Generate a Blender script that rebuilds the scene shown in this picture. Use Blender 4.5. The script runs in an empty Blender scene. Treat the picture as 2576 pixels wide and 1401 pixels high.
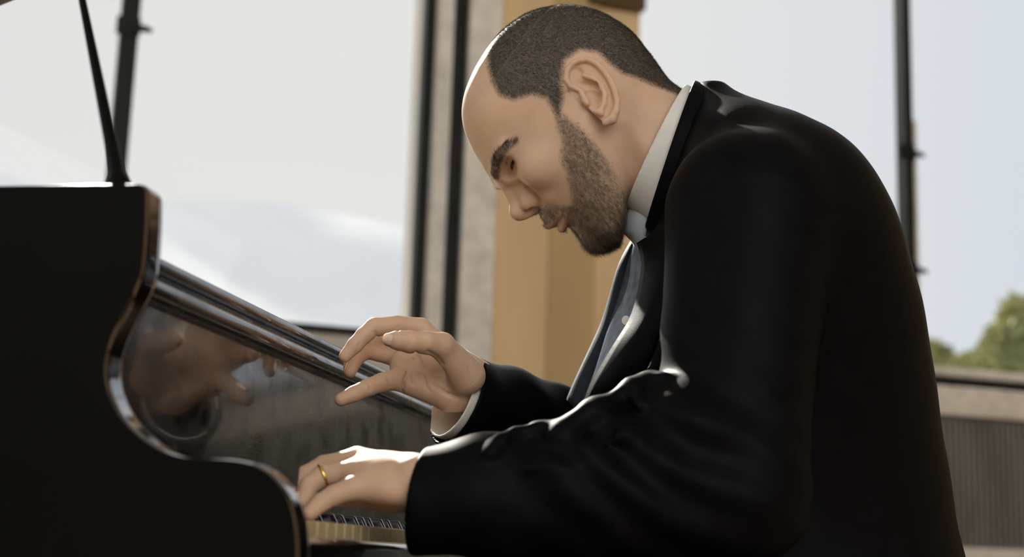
import bpy, math, random
import numpy as np
from mathutils import Vector, Matrix

SC = bpy.context.scene
COL = SC.collection
rnd = random.Random(7)
nrs = np.random.RandomState(11)

# ------------------------------------------------------------------ camera
FPX = 3580.0                      # focal length in px of the 2576 px wide frame (50 mm lens)
PITCH, ROLL, CAMH = math.radians(11.0), math.radians(1.9), 0.71
CF = np.array([0, math.cos(PITCH), math.sin(PITCH)])
_r0 = np.array([1.0, 0, 0]); _u0 = np.array([0, -math.sin(PITCH), math.cos(PITCH)])
CR = math.cos(ROLL) * _r0 + math.sin(ROLL) * _u0
CU = -math.sin(ROLL) * _r0 + math.cos(ROLL) * _u0
CC = np.array([0, 0, CAMH])
cam_d = bpy.data.cameras.new('camera'); cam = bpy.data.objects.new('camera', cam_d); COL.objects.link(cam)
cam_d.lens = 50.0; cam_d.sensor_width = 50.0 * 2576 / FPX; cam_d.clip_start = 0.05; cam_d.clip_end = 500
m = Matrix.Identity(4)
for i in range(3):
    m[i][0], m[i][1], m[i][2], m[i][3] = CR[i], CU[i], -CF[i], CC[i]
cam.matrix_world = m
cam_d.dof.use_dof = True; cam_d.dof.focus_distance = 1.44; cam_d.dof.aperture_fstop = 4.2
SC.camera = cam
SC.view_settings.view_transform = 'Standard'
try: SC.view_settings.look = 'None'
except Exception: pass
SC.view_settings.exposure = 0.0; SC.view_settings.gamma = 1.0; SC.view_settings.use_curve_mapping = False

# ------------------------------------------------------------------ world and sun
wd = bpy.data.worlds.new('world'); SC.world = wd; wd.use_nodes = True
nt = wd.node_tree; nt.nodes.clear()
out = nt.nodes.new('ShaderNodeOutputWorld'); bg = nt.nodes.new('ShaderNodeBackground')
tc = nt.nodes.new('ShaderNodeTexCoord'); sx = nt.nodes.new('ShaderNodeSeparateXYZ')
rp = nt.nodes.new('ShaderNodeValToRGB'); mr = nt.nodes.new('ShaderNodeMapRange')
mr.inputs['From Min'].default_value = -0.5; mr.inputs['From Max'].default_value = 0.5
nt.links.new(tc.outputs['Generated'], sx.inputs[0]); nt.links.new(sx.outputs['X'], mr.inputs['Value'])
nt.links.new(mr.outputs[0], rp.inputs[0])
e = rp.color_ramp.elements
e[0].position = 0.0; e[0].color = (0.73, 0.74, 0.75, 1)
e[1].position = 1.0; e[1].color = (0.60, 0.66, 0.77, 1)
q = e.new(0.35); q.color = (0.78, 0.765, 0.745, 1)
q = e.new(0.62); q.color = (0.76, 0.76, 0.77, 1)
nt.links.new(rp.outputs[0], bg.inputs[0]); bg.inputs[1].default_value = 1.05
nt.links.new(bg.outputs[0], out.inputs[0])
SUN_TO = Vector((-0.30, 0.785, 0.535)).normalized()
sd = bpy.data.lights.new('sun', 'SUN'); sd.energy = 15.0; sd.angle = math.radians(0.9); sd.color = (1.0, 0.93, 0.84)
so = bpy.data.objects.new('sun', sd); COL.objects.link(so)
so.rotation_euler = SUN_TO.to_track_quat('Z', 'Y').to_euler(); so.location = (-3, 9, 7)

# area lights added as fill for face and walls, unseen left and behind
_WA = np.array([-0.63354802, 4.94534277, 0.0]); _WV = np.array([0.93817424, 0.34616341, 0.0]); _WN = np.array([0.34616341, -0.93817424, 0.0])
def fill_light(name, w, n, z, sx_, sy_, radiance, direction, color):
    ld = bpy.data.lights.new(name, 'AREA'); ld.shape = 'RECTANGLE'; ld.size = sx_; ld.size_y = sy_
    ld.energy = radiance * math.pi * sx_ * sy_; ld.color = color
    o = bpy.data.objects.new(name, ld); COL.objects.link(o)
    o.location = _WA + _WV * w + _WN * n + np.array([0, 0, z])
    o.rotation_euler = Vector(direction).to_track_quat('-Z', 'Z').to_euler()
fill_light('left_fill_light', -3.35, 4.3, 1.95, 5.4, 1.8, 0.7, _WV, (1.0, 0.97, 0.92))
fill_light('near_fill_light', -1.2, 8.05, 2.7, 3.6, 3.0, 3.1, -_WN, (1.0, 0.97, 0.92))
# ------------------------------------------------------------------ helpers
def ray(x, y): return CR * (x - 1288) / FPX + CU * (700.5 - y) / FPX + CF
def P(x, y, d): return CC + d * ray(x, y)
def tag(o, label=None, cat=None, group=None, kind=None):
    if label: o['label'] = label
    if cat: o['category'] = cat
    if group: o['group'] = group
    if kind: o['kind'] = kind
    return o
def empty(name, loc=(0, 0, 0)):
    o = bpy.data.objects.new(name, None); COL.objects.link(o); o.location = loc; o.empty_display_size = 0.1
    return o
def link(name, me, mat, parent=None, smooth=True):
    o = bpy.data.objects.new(name, me); COL.objects.link(o)
    if mat: me.materials.append(mat)
    if smooth:
        me.polygons.foreach_set('use_smooth', [True] * len(me.polygons))
    if parent:
        o.parent = parent; o.matrix_parent_inverse = Matrix.Translation(-parent.location) if parent.type == 'EMPTY' else Matrix.Identity(4)
    return o
def mesh_np(name, V, Fq):
    me = bpy.data.meshes.new(name)
    V = np.asarray(V, np.float32); Fq = np.asarray(Fq, np.int32)
    n = Fq.shape[1]
    me.vertices.add(len(V)); me.vertices.foreach_set('co', V.ravel())
    me.loops.add(Fq.size); me.loops.foreach_set('vertex_index', Fq.ravel())
    me.polygons.add(len(Fq))
    me.polygons.foreach_set('loop_start', np.arange(0, Fq.size, n, dtype=np.int32))
    me.polygons.foreach_set('loop_total', np.full(len(Fq), n, dtype=np.int32))
    me.update(calc_edges=True)
    return me
class MB:
    """collects boxes, prisms and tubes of ONE part"""
    def __init__(s): s.v = []; s.f = []
    def add(s, vs, fs):
        o = len(s.v); s.v += [tuple(map(float, v)) for v in vs]; s.f += [tuple(i + o for i in f) for f in fs]; return s
    def hexa(s, p): # 8 corners: bottom 4 ccw, top 4
        return s.add(p, [(3, 2, 1, 0), (4, 5, 6, 7), (0, 1, 5, 4), (1, 2, 6, 5), (2, 3, 7, 6), (3, 0, 4, 7)])
    def box(s, fr, a, b): # frame function maps (i,j,k)->world
        (x0, y0, z0), (x1, y1, z1) = a, b
        return s.hexa([fr(x0, y0, z0), fr(x1, y0, z0), fr(x1, y1, z0), fr(x0, y1, z0), fr(x0, y0, z1), fr(x1, y0, z1), fr(x1, y1, z1), fr(x0, y1, z1)])
    def prism(s, fr, prof, t0, t1): # prof: list of (s,z), extruded along t
        n = len(prof)
        vs = [fr(t0, a, b) for a, b in prof] + [fr(t1, a, b) for a, b in prof]
        fs = [tuple(range(n)), tuple(range(2 * n - 1, n - 1, -1))] + [(i, i + n, (i + 1) % n + n, (i + 1) % n) for i in range(n)]
        return s.add(vs, fs)
    def tube(s, pts, rad, n=12, flat=1.0):
        pts = [Vector(p) for p in pts]; vs = []; fs = []
        up = Vector((0.31, 0.22, 0.92)).normalized()
        for i, p in enumerate(pts):
            t = (pts[min(i + 1, len(pts) - 1)] - pts[max(i - 1, 0)]).normalized()
            a = t.cross(up).normalized(); b = t.cross(a)
            r = rad[i] if isinstance(rad, (list, tuple)) else rad
            vs += [p + a * r * math.cos(2 * math.pi * k / n) + b * r * flat * math.sin(2 * math.pi * k / n) for k in range(n)]
        for i in range(len(pts) - 1):
            for k in range(n):
                fs.append((i * n + k, i * n + (k + 1) % n, (i + 1) * n + (k + 1) % n, (i + 1) * n + k))
        fs.append(tuple(range(n - 1, -1, -1))); fs.append(tuple((len(pts) - 1) * n + k for k in range(n)))
        return s.add(vs, fs)
    def build(s, name, mat, parent=None, bevel=0.0, smooth=False, seg=2):
        me = bpy.data.meshes.new(name); me.from_pydata(s.v, [], s.f); me.update()
        import bmesh
        bm = bmesh.new(); bm.from_mesh(me); bmesh.ops.recalc_face_normals(bm, faces=bm.faces)
        if bevel > 0:
            es = [e for e in bm.edges if len(e.link_faces) == 2 and e.calc_face_angle(0) > 0.5]
            bmesh.ops.bevel(bm, geom=es, offset=bevel, segments=seg, affect='EDGES', profile=0.5)
        bm.to_mesh(me); bm.free()
        o = link(name, me, mat, parent, smooth=smooth)
        if smooth:
            try: me.set_sharp_from_angle(angle=math.radians(40))
            except Exception: pass
        return o

def material(name, color, rough=0.6, spec=0.5, metal=0.0, noise=None, bump=None, sheen=0.0, coat=0.0, coat_rough=0.1, sss=0.0, attr=None, rough_noise=None, trans=0.0):
    m = bpy.data.materials.new(name); m.use_nodes = True
    n = m.node_tree.nodes; l = m.node_tree.links; b = n['Principled BSDF']
    b.inputs['Base Color'].default_value = (*color, 1); b.inputs['Roughness'].default_value = rough
    b.inputs['Specular IOR Level'].default_value = spec; b.inputs['Metallic'].default_value = metal
    b.inputs['Sheen Weight'].default_value = sheen; b.inputs['Sheen Roughness'].default_value = 0.35
    b.inputs['Coat Weight'].default_value = coat; b.inputs['Coat Roughness'].default_value = coat_rough
    if sss:
        b.inputs['Subsurface Weight'].default_value = sss; b.inputs['Subsurface Radius'].default_value = (1.0, 0.30, 0.14)
        b.inputs['Subsurface Scale'].default_value = 0.012
    tcn = n.new('ShaderNodeTexCoord')
    src = None
    if noise: # (scale, amount[, stretch])
        mp = n.new('ShaderNodeMapping'); l.new(tcn.outputs['Object'], mp.inputs[0])
        if len(noise) > 2: mp.inputs['Scale'].default_value = noise[2]
        nz = n.new('ShaderNodeTexNoise'); nz.inputs['Scale'].default_value = noise[0]; nz.inputs['Detail'].default_value = 6
        l.new(mp.outputs[0], nz.inputs['Vector'])
        mx = n.new('ShaderNodeMix'); mx.data_type = 'RGBA'; mx.blend_type = 'MULTIPLY'
        cr = n.new('ShaderNodeValToRGB'); lo = 1 - noise[1]; hi = 1 + noise[1]
        cr.color_ramp.elements[0].color = (lo, lo, lo, 1); cr.color_ramp.elements[1].color = (hi, hi, hi, 1)
        cr.color_ramp.elements[0].position = 0.3; cr.color_ramp.elements[1].position = 0.7
        l.new(nz.outputs[0], cr.inputs[0]); mx.inputs[0].default_value = 1
        mx.inputs[6].default_value = (*color, 1); l.new(cr.outputs[0], mx.inputs[7]); src = mx.outputs[2]
    if attr: # colour attribute multiplies the base
        at = n.new('ShaderNodeAttribute'); at.attribute_name = attr
        mx = n.new('ShaderNodeMix'); mx.data_type = 'RGBA'; mx.blend_type = 'MULTIPLY'; mx.inputs[0].default_value = 1
        if src: l.new(src, mx.inputs[6])
        else: mx.inputs[6].default_value = (*color, 1)
        l.new(at.outputs['Color'], mx.inputs[7]); src = mx.outputs[2]
    if src: l.new(src, b.inputs['Base Color'])
    if bump: # (scale, strength, distance)
        nz = n.new('ShaderNodeTexNoise'); nz.inputs['Scale'].default_value = bump[0]; nz.inputs['Detail'].default_value = 4
        mp = n.new('ShaderNodeMapping'); l.new(tcn.outputs['Object'], mp.inputs[0]); l.new(mp.outputs[0], nz.inputs['Vector'])
        if len(bump) > 3: mp.inputs['Scale'].default_value = bump[3]
        bp = n.new('ShaderNodeBump'); bp.inputs['Strength'].default_value = bump[1]; bp.inputs['Distance'].default_value = bump[2]
        l.new(nz.outputs[0], bp.inputs['Height']); l.new(bp.outputs[0], b.inputs['Normal'])
    if rough_noise:
        nz = n.new('ShaderNodeTexNoise'); nz.inputs['Scale'].default_value = rough_noise[0]; nz.inputs['Detail'].default_value = 8
        l.new(tcn.outputs['Object'], nz.inputs['Vector'])
        mr = n.new('ShaderNodeMapRange'); mr.inputs['From Min'].default_value = 0.35; mr.inputs['From Max'].default_value = 0.7
        mr.inputs['To Min'].default_value = rough_noise[1]; mr.inputs['To Max'].default_value = rough_noise[2]
        l.new(nz.outputs[0], mr.inputs[0]); l.new(mr.outputs[0], b.inputs['Roughness'])
    if trans: b.inputs['Transmission Weight'].default_value = trans
    return m

# ------------------------------------------------------------------ materials
M = {}
M['plaster'] = material('pale_plaster', (0.62, 0.58, 0.52), 0.85, 0.2, noise=(1.2, 0.06), bump=(30, 0.2, 0.002))
M['tan'] = material('tan_plaster', (0.78, 0.58, 0.33), 0.8, 0.2, noise=(1.6, 0.22, (1, 1, 0.25)), bump=(25, 0.2, 0.002))
M['tan_dark'] = material('dark_tan_boards', (0.60, 0.44, 0.22), 0.7, 0.3, noise=(1.4, 0.15, (1, 1, 0.2)))
M['brown'] = material('brown_beam_wood', (0.12, 0.075, 0.03), 0.6, 0.3, noise=(3, 0.2))
M['floor'] = material('floor_wood', (0.16, 0.10, 0.055), 0.45, 0.4, noise=(6, 0.3, (1, 8, 1)))
M['ceil'] = material('ceiling_plaster', (0.5, 0.47, 0.42), 0.9, 0.2, noise=(1, 0.05))
M['frame'] = material('dark_window_metal', (0.014, 0.017, 0.015), 0.5, 0.2, noise=(12, 0.25))
M['stone'] = material('pale_sill_stone', (0.84, 0.80, 0.73), 0.8, 0.2, noise=(14, 0.15))
M['rib'] = material('ribbed_radiator_metal', (0.22, 0.22, 0.20), 0.5, 0.3, noise=(4, 0.35, (1, 1, 0.3)))
M['hill'] = material('haze_tinted_hill', (0.93, 0.93, 0.92), 0.95, 0.0, noise=(0.06, 0.05))  # near-white base colour paints the distant haze onto the hill
M['leaf'] = material('tree_leaf', (0.33, 0.34, 0.16), 0.7, 0.2, noise=(3, 0.25))
M['bark'] = material('tree_bark', (0.2, 0.16, 0.11), 0.9, 0.1, noise=(10, 0.3))
M['lacquer'] = material('black_piano_lacquer', (0.006, 0.006, 0.006), 0.12, 0.5, coat=0.6, coat_rough=0.04, rough_noise=(9, 0.06, 0.2), bump=(60, 0.04, 0.0008))
M['worn'] = material('worn_black_lacquer', (0.008, 0.008, 0.007), 0.12, 0.8, coat=0.7, coat_rough=0.05, rough_noise=(22, 0.08, 0.42), bump=(70, 0.06, 0.001, (1, 1, 6)))
for lk in ('lacquer', 'worn'):
    M[lk].node_tree.nodes['Principled BSDF'].inputs['Coat IOR'].default_value = 2.1
    M[lk].node_tree.nodes['Principled BSDF'].inputs['Coat Weight'].default_value = 1.0 if lk == 'lacquer' else 0.45
M['casing'] = material('satin_black_case', (0.0032, 0.0032, 0.0028), 0.45, 0.05, noise=(5, 0.3))
M['ivory'] = material('aged_ivory', (0.50, 0.40, 0.21), 0.3, 0.5, noise=(40, 0.1))
M['ebony'] = material('black_key_plastic', (0.008, 0.008, 0.009), 0.12, 0.6, noise=(60, 0.2))
M['gold'] = material('gold', (0.85, 0.55, 0.16), 0.25, 0.5, metal=1.0, noise=(50, 0.05))
M['fadedgold'] = material('faded_gold_leaf', (0.30, 0.25, 0.12), 0.5, 0.5, metal=0.4, noise=(300, 0.5))
M['felt'] = material('red_felt', (0.12, 0.01, 0.01), 0.95, 0.1, noise=(80, 0.2))
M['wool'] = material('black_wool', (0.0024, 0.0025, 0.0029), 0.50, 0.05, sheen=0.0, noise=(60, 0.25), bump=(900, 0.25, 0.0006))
M['lapelwool'] = material('midnight_wool', (0.020, 0.026, 0.036), 0.55, 0.08, sheen=0.05, noise=(60, 0.25), bump=(900, 0.3, 0.0006))
M['shirt'] = material('pale_shirt_cotton', (0.62, 0.60, 0.55), 0.8, 0.2, noise=(50, 0.05), bump=(1200, 0.15, 0.0003), sss=0.0)
M['bluecloth'] = material('blue_grey_cotton', (0.075, 0.09, 0.11), 0.9, 0.0, noise=(80, 0.25), bump=(500, 0.2, 0.0006))
M['stand'] = material('cool_white_cotton', (0.52, 0.57, 0.64), 0.8, 0.1, noise=(50, 0.05), bump=(1200, 0.15, 0.0003))
M['button'] = material('pearl_button', (0.75, 0.72, 0.68), 0.25, 0.6, noise=(200, 0.05))
M['skin'] = material('skin', (0.55, 0.37, 0.25), 0.5, 0.3, sss=0.35, attr='tone', noise=(38, 0.07), bump=(420, 0.12, 0.0006))
M['nail'] = material('fingernail', (0.62, 0.45, 0.34), 0.35, 0.3, sss=0.2, noise=(90, 0.04))
M['hair'] = material('dark_brown_hair', (0.036, 0.033, 0.024), 0.5, 0.4, noise=(60, 0.35))
M['beardhair'] = material('brown_beard_hair', (0.16, 0.132, 0.096), 0.45, 0.4, noise=(60, 0.45))
for hk in ('hair', 'beardhair'):   # fine hair lets some light through
    n_ = M[hk].node_tree.nodes; l_ = M[hk].node_tree.links; ms = n_.new('ShaderNodeMixShader'); tr = n_.new('ShaderNodeBsdfTranslucent')
    tr.inputs[0].default_value = (0.62, 0.50, 0.36, 1); ms.inputs[0].default_value = 0.30 if hk == 'beardhair' else 0.10
    l_.new(n_['Principled BSDF'].outputs[0], ms.inputs[1]); l_.new(tr.outputs[0], ms.inputs[2]); l_.new(ms.outputs[0], n_['Material Output'].inputs[0])
M['eye'] = material('eyeball', (0.55, 0.5, 0.45), 0.08, 0.6, noise=(60, 0.05))
M['iris'] = material('dark_iris', (0.035, 0.028, 0.02), 0.06, 0.7, noise=(90, 0.3))
M['shoe'] = material('black_shoe_leather', (0.01, 0.01, 0.01), 0.3, 0.5, noise=(30, 0.2))
def glass_mat():
    m = bpy.data.materials.new('window_glass'); m.use_nodes = True
    n = m.node_tree.nodes; l = m.node_tree.links; n.clear()
    o = n.new('ShaderNodeOutputMaterial'); t = n.new('ShaderNodeBsdfTransparent'); g = n.new('ShaderNodeBsdfGlossy')
    g.inputs['Roughness'].default_value = 0.02; mx = n.new('ShaderNodeMixShader')
    nz = n.new('ShaderNodeTexNoise'); nz.inputs['Scale'].default_value = 2.0
    mr = n.new('ShaderNodeMapRange'); mr.inputs['To Min'].default_value = 0.006; mr.inputs['To Max'].default_value = 0.012
    l.new(nz.outputs[0], mr.inputs[0]); l.new(mr.outputs[0], mx.inputs[0])
    t.inputs[0].default_value = (0.985, 0.99, 0.985, 1)
    l.new(t.outputs[0], mx.inputs[1]); l.new(g.outputs[0], mx.inputs[2]); l.new(mx.outputs[0], o.inputs[0])
    return m
M['glass'] = glass_mat()

# ------------------------------------------------------------------ room
WA = np.array([-0.63354802, 4.94534277, 0.0]); WV = np.array([0.93817424, 0.34616341, 0.0]); WN = np.array([0.34616341, -0.93817424, 0.0])
def W(w, n, z): return WA + WV * w + WN * n + np.array([0, 0, z])     # w along the window wall, n into the room
L0, L1, N1, CZ = -3.3, 6.0, 8.0, 6.0
def struct(name, mb, mat, **k):
    o = mb.build(name, mat, **k); o['kind'] = 'structure'; return o
struct('floor', MB().box(W, (L0, -0.3, -0.1), (L1, N1, 0.0)), M['floor'])
struct('ceiling', MB().box(W, (L0, -0.3, CZ), (L1, N1, CZ + 0.1)), M['ceil'])
TH = -0.30
wf = MB()
ZS, ZT, Z2B = 1.454, 5.6, 1.448
wf.box(W, (L0, TH, 0), (L1, 0, ZS))                      # below the windows
wf.box(W, (L0, TH, ZT), (L1, 0, CZ))
wf.box(W, (0.34, TH, ZS), (1.164, 0, ZT))                # pier behind the player
wf.box(W, (L0, TH, ZS), (-3.1, 0, ZT)); wf.box(W, (4.4, TH, ZS), (L1, 0, ZT))
struct('wall_far', wf, M['plaster'])
# pier cladding: pale reveal post, tan panel with a darker inset, brown beam
struct('trim_1', MB().box(W, (0.455, 0.0, 1.0), (0.585, 0.06, ZT)), M['stone'], bevel=0.006)
struct('trim_2', MB().box(W, (0.585, 0.0, 0.4), (1.163, 0.04, 2.93)), M['tan'], bevel=0.004)
struct('trim_3', MB().box(W, (0.80, 0.04, 0.4), (0.985, 0.055, 2.93)), M['tan_dark'], bevel=0.004)
struct('trim_4', MB().box(W, (0.93, 0.0, 2.82), (1.166, 0.09, 3.05)), M['brown'], bevel=0.006)
struct('trim_5', MB().box(W, (0.345, 0.0, 1.2), (0.40, 0.03, ZT)), M['stone'])
wl = MB()
# left wall with two tall openings that admit sky and fill light
for a, b in ((0.0, 1.6), (3.9, 4.3), (7.2, N1)): wl.box(W, (L0 - 0.25, a - (0.3 if a == 0 else 0), 0), (L0, b, CZ))
wl.box(W, (L0 - 0.25, 1.6, 0), (L0, 3.9, 1.0)); wl.box(W, (L0 - 0.25, 4.3, 0), (L0, 7.2, 1.0))
wl.box(W, (L0 - 0.25, 1.6, 4.3), (L0, 3.9, CZ)); wl.box(W, (L0 - 0.25, 4.3, 4.3), (L0, 7.2, CZ))
struct('wall_left', wl, M['plaster'])
struct('wall_right', MB().box(W, (L1, -0.3, 0), (L1 + 0.2, N1, CZ)), M['tan'])
wn = MB()
wn.box(W, (L0, N1, 0), (L1, N1 + 0.2, 1.0)); wn.box(W, (L0, N1, 4.3), (L1, N1 + 0.2, CZ))
for a, b in ((L0, -2.9), (2.6, L1)): wn.box(W, (a, N1, 1.0), (b, N1 + 0.2, 4.3))
struct('wall_near', wn, M['plaster'])

def window(name, w0, w1, z0, z1, muls, fr=0.03, bar=0.045, latch=(), n0=-0.05, n1=-0.0, mulw=0.05, right_sash=False):
    root = empty(name, W(w0, n0, z0)); root['kind'] = 'structure'
    f = MB()
    f.box(W, (w0, n0, z0 - 0.002), (w1, n1, z0 + bar)); f.box(W, (w0, n0, z1 - bar), (w1, n1, z1))
    f.box(W, (w0, n0, z0 + bar), (w0 + fr, n1, z1 - bar)); f.box(W, (w1 - fr, n0, z0 + bar), (w1, n1, z1 - bar))
    f.build('window_frame', M['frame'], root)
    for (c, wd_) in muls:
        MB().box(W, (c - wd_ / 2, n0 - 0.01, z0 + bar), (c + wd_ / 2, n1 + 0.012, z1 - bar)).build('mullion', M['frame'], root, bevel=0.004)
    for (c, z) in latch:
        lt = MB(); lt.tube([W(c, n1 + 0.01, z), W(c + 0.055, n1 + 0.03, z - 0.008), W(c + 0.075, n1 + 0.03, z - 0.012)], [0.016, 0.012, 0.006])
        lt.box(W, (c - 0.045, n1, z - 0.03), (c + 0.035, n1 + 0.022, z + 0.03)); lt.build('latch', M['frame'], root)
    cs = [w0] + [c for c, _ in muls] + [w1]
    for a, b in zip(cs, cs[1:]):
        MB().box(W, (a + 0.01, -0.032, z0 + 0.01), (b - 0.01, -0.028, z1 - 0.01)).build('pane', M['glass'], root)
    return root
window('window_1', -3.1, 0.338, 1.45, 5.6, [(-2.35, 0.06), (-0.766, 0.062)], fr=0.040, bar=0.032, latch=[(-0.766, 2.46)])
window('window_2', 1.164, 4.4, 1.448, 5.6, [(2.440, 0.040)], fr=0.012, bar=0.05, latch=[(2.425, 2.43), (2.425, 1.93)])
# second dark frame line on the pier and outer stone sills
struct('trim_6', MB().box(W, (0.402, 0.0, 1.44), (0.448, 0.05, ZT)), M['frame'], bevel=0.01)
struct('trim_7', MB().box(W, (1.17, -0.42, 1.40), (4.4, -0.06, 1.545)), M['stone'])
struct('trim_8', MB().box(W, (2.476, -0.10, 1.50), (2.52, -0.05, 2.6)), M['stone'])
# pale stone ledge and ribbed radiator front under the right window
rc = empty('radiator_cover', W(3.4, 0.1, 0.0))
tag(rc, 'ribbed grey radiator cover with a pale stone top under the right window', 'radiator cover')
MB().box(W, (2.2, 0.001, 1.315), (5.0, 0.16, 1.432)).build('ledge', M['stone'], rc, bevel=0.008)
g = MB(); g.box(W, (2.22, 0.001, 0.80), (4.98, 0.10, 1.315))
for i in range(96):
    c = 2.24 + i * 0.0285
    g.box(W, (c, 0.10, 0.81), (c + 0.013, 0.128, 1.305))
g.build('ribbed_panel', M['rib'], rc)
MB().box(W, (2.2, 0.001, 0.735), (5.0, 0.15, 0.80)).build('plinth', M['stone'], rc)
MB().box(W, (2.22, 0.001, 0.0), (4.98, 0.12, 0.735)).build('lower_panel', M['rib'], rc)

# ------------------------------------------------------------------ outside
def hill():
    nx, ny = 60, 14; V = []; Fc = []
    for j in range(ny):
        for i in range(nx):
            x = -60 + i * 2.2; t = j / (ny - 1)
            px = 1288 + FPX * x / 62.0
            top = 62.0 * 0.0
            # ridge elevation (metres above the camera) falls from left to right
            el = np.interp(px, [-400, 0, 400, 1045, 1600, 2300, 2600], [17.3, 16.3, 15.6, 14.9, 9.0, 6.0, 5.0])
            h = el * t + 0.30 * math.sin(i * 0.9 + j) * t
            V.append((x, 40 + t * 24, -2.0 + (h + 2.7) * (1 if t < 1 else 1)))
    for j in range(ny - 1):
        for i in range(nx - 1): a = j * nx + i; Fc.append((a, a + 1, a + nx + 1, a + nx))
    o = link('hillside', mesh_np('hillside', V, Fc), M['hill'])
    tag(o, 'hillside tinted pale to stand in for haze, far beyond the left window', 'hillside', kind='structure')
hill()
og = MB().hexa([(-70, 7, -2.2), (70, 30, -2.2), (70, 90, -2.2), (-70, 90, -2.2), (-70, 7, -2.0), (70, 30, -2.0), (70, 90, -2.0), (-70, 90, -2.0)])
struct('ground', og, M['stone'])
def tree(px, topy, d, blobs, label, seed):
    r = np.random.RandomState(seed)
    base = P(px, topy, d); root = empty('tree', (base[0], base[1], -2.0))
    tag(root, label, 'tree', 'trees beyond the right window')
    MB().tube([(base[0], base[1], -2.0), (base[0] + .1, base[1], base[2] * 0.5), (base[0], base[1], base[2] - 0.3)], [0.22, 0.15, 0.05]).build('trunk', M['bark'], root, smooth=True)
    V = []; Fc = []
    for (bx, by, br) in blobs:
        c = P(bx, by, d); c[1] += r.uniform(-.5, .5); rr = br / FPX * d
        n = 2200
        dirs = r.normal(size=(n, 3)); dirs /= np.linalg.norm(dirs, axis=1)[:, None]
        pos = c + dirs * rr * (0.72 + 0.28 * r.rand(n, 1)) * (1 + 0.10 * np.sin(5 * dirs[:, :1] + 4 * dirs[:, 2:]))
        sz = 0.10 + 0.08 * r.rand(n, 1)
        a = r.normal(size=(n, 3)); a /= np.linalg.norm(a, axis=1)[:, None]
        b = np.cross(a, r.normal(size=(n, 3))); b /= np.linalg.norm(b, axis=1)[:, None]
        o = len(V) * 1
        q = np.stack([pos - a * sz, pos - b * sz * .5, pos + a * sz, pos + b * sz * .5], 1).reshape(-1, 3)
        base_i = sum(len(x) for x in V)
        V.append(q); Fc.append(np.arange(len(q)).reshape(-1, 4) + base_i)
    link('foliage', mesh_np('foliage', np.concatenate(V), np.concatenate(Fc)), M['leaf'], root, smooth=False)
tree(2590, 760, 20.0, [(2600, 860, 110), (2530, 920, 90), (2680, 900, 170), (2470, 950, 60)], 'olive green tree filling the lower right corner of the right window', 3)
tree(2335, 870, 24.0, [(2330, 930, 62), (2290, 960, 60), (2385, 965, 50)], 'small low tree just right of the window mullion behind his back', 5)

# ------------------------------------------------------------------ grand piano
PK = np.array([0.18471335, 0.98279244, 0.0]); PK /= np.linalg.norm(PK); PN_ = np.array([PK[1], -PK[0], 0])
PO = P(900, 1322, 1.18) * [1, 1, 0]
def Q(t, s, z): return PO + PK * t + PN_ * s + np.array([0, 0, z])     # t bass->treble, s towards the player
piano = empty('grand_piano', Q(0.5, -0.6, 0.0))
tag(piano, 'black lacquered grand piano with its lid raised, played by the man', 'piano')
# near side plank (case end and scrolled arm)
edge = [(-0.30, 0.9575), (-0.20, 0.9575), (-0.10, 0.9575), (-0.0965, 0.9565), (-0.0945, 0.954), (-0.094, 0.950), (-0.0925, 0.930), (-0.092, 0.905), (-0.0927, 0.893), (-0.097, 0.880), (-0.1045, 0.865), (-0.111, 0.848), (-0.1142, 0.833), (-0.1130, 0.820),
        (-0.1085, 0.808), (-0.1010, 0.7965), (-0.0910, 0.7862), (-0.0790, 0.7775), (-0.0670, 0.7712), (-0.0540, 0.7675), (-0.0400, 0.7665), (-0.0170, 0.7662), (-0.0020, 0.7640), (0.0070, 0.7600), (0.0145, 0.7545), (0.0205, 0.7475), (0.0252, 0.7400), (0.0287, 0.7300), (0.0310, 0.7200), (0.0327, 0.7050), (0.0330, 0.660), (0.033, 0.60)]
def smooth_poly(p, it=2):
    for _ in range(it):
        q = [p[0]]
        for a, b in zip(p, p[1:]): q += [(a[0] * .75 + b[0] * .25, a[1] * .75 + b[1] * .25), (a[0] * .25 + b[0] * .75, a[1] * .25 + b[1] * .75)]
        p = q + [p[-1]]
    return p
edge = smooth_poly(edge)
prof = [(-1.55, 0.30), (-1.55, 0.9575)] + edge + [(-0.05, 0.60), (-0.2, 0.56), (-0.4, 0.56), (-0.4, 0.30)]
def side(t0, t1, name):
    mb = MB(); mb.prism(Q, prof, t0, t1)
    o = mb.build(name, M['casing'], piano, smooth=True)
    # polished rounded edge band following the scroll
    n_ = len(edge); ev = MB(); vs = []; K = 9
    for i in range(n_):
        a, b = edge[max(i - 1, 0)], edge[min(i + 1, n_ - 1)]; dx, dz = b[0] - a[0], b[1] - a[1]; l_ = math.hypot(dx, dz) or 1
        nx, nz = -dz / l_, dx / l_
        if nx * 1 + nz * 1 < 0 and i < 3: pass
        nx, nz = (-nx, -nz) if (nz < 0 and i < 6) or (nx < 0 and i >= 6) else (nx, nz)
        for k in range(K):
            u = -1 + 2 * k / (K - 1); h = 0.0022 * math.sqrt(max(0, 1 - abs(u) ** 9)) - 0.001
            vs.append(Q((t0 + t1) / 2 + (t1 - t0) / 2 * u, edge[i][0] + nx * h, edge[i][1] + nz * h))
    fs = [(i * K + k, (i + 1) * K + k, (i + 1) * K + k + 1, i * K + k + 1) for i in range(n_ - 1) for k in range(K - 1)]
    fs += [(i * K, i * K + K - 1, (i + 1) * K + K - 1, (i + 1) * K) for i in range(n_ - 1)]
    ev.add(vs, fs); e_ = ev.build('polished_edge', M['lacquer'], None, smooth=True); e_.parent = o
    return o
side(-0.25, -0.22, 'side_case')
side(1.245, 1.275, 'side_case')
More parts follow.
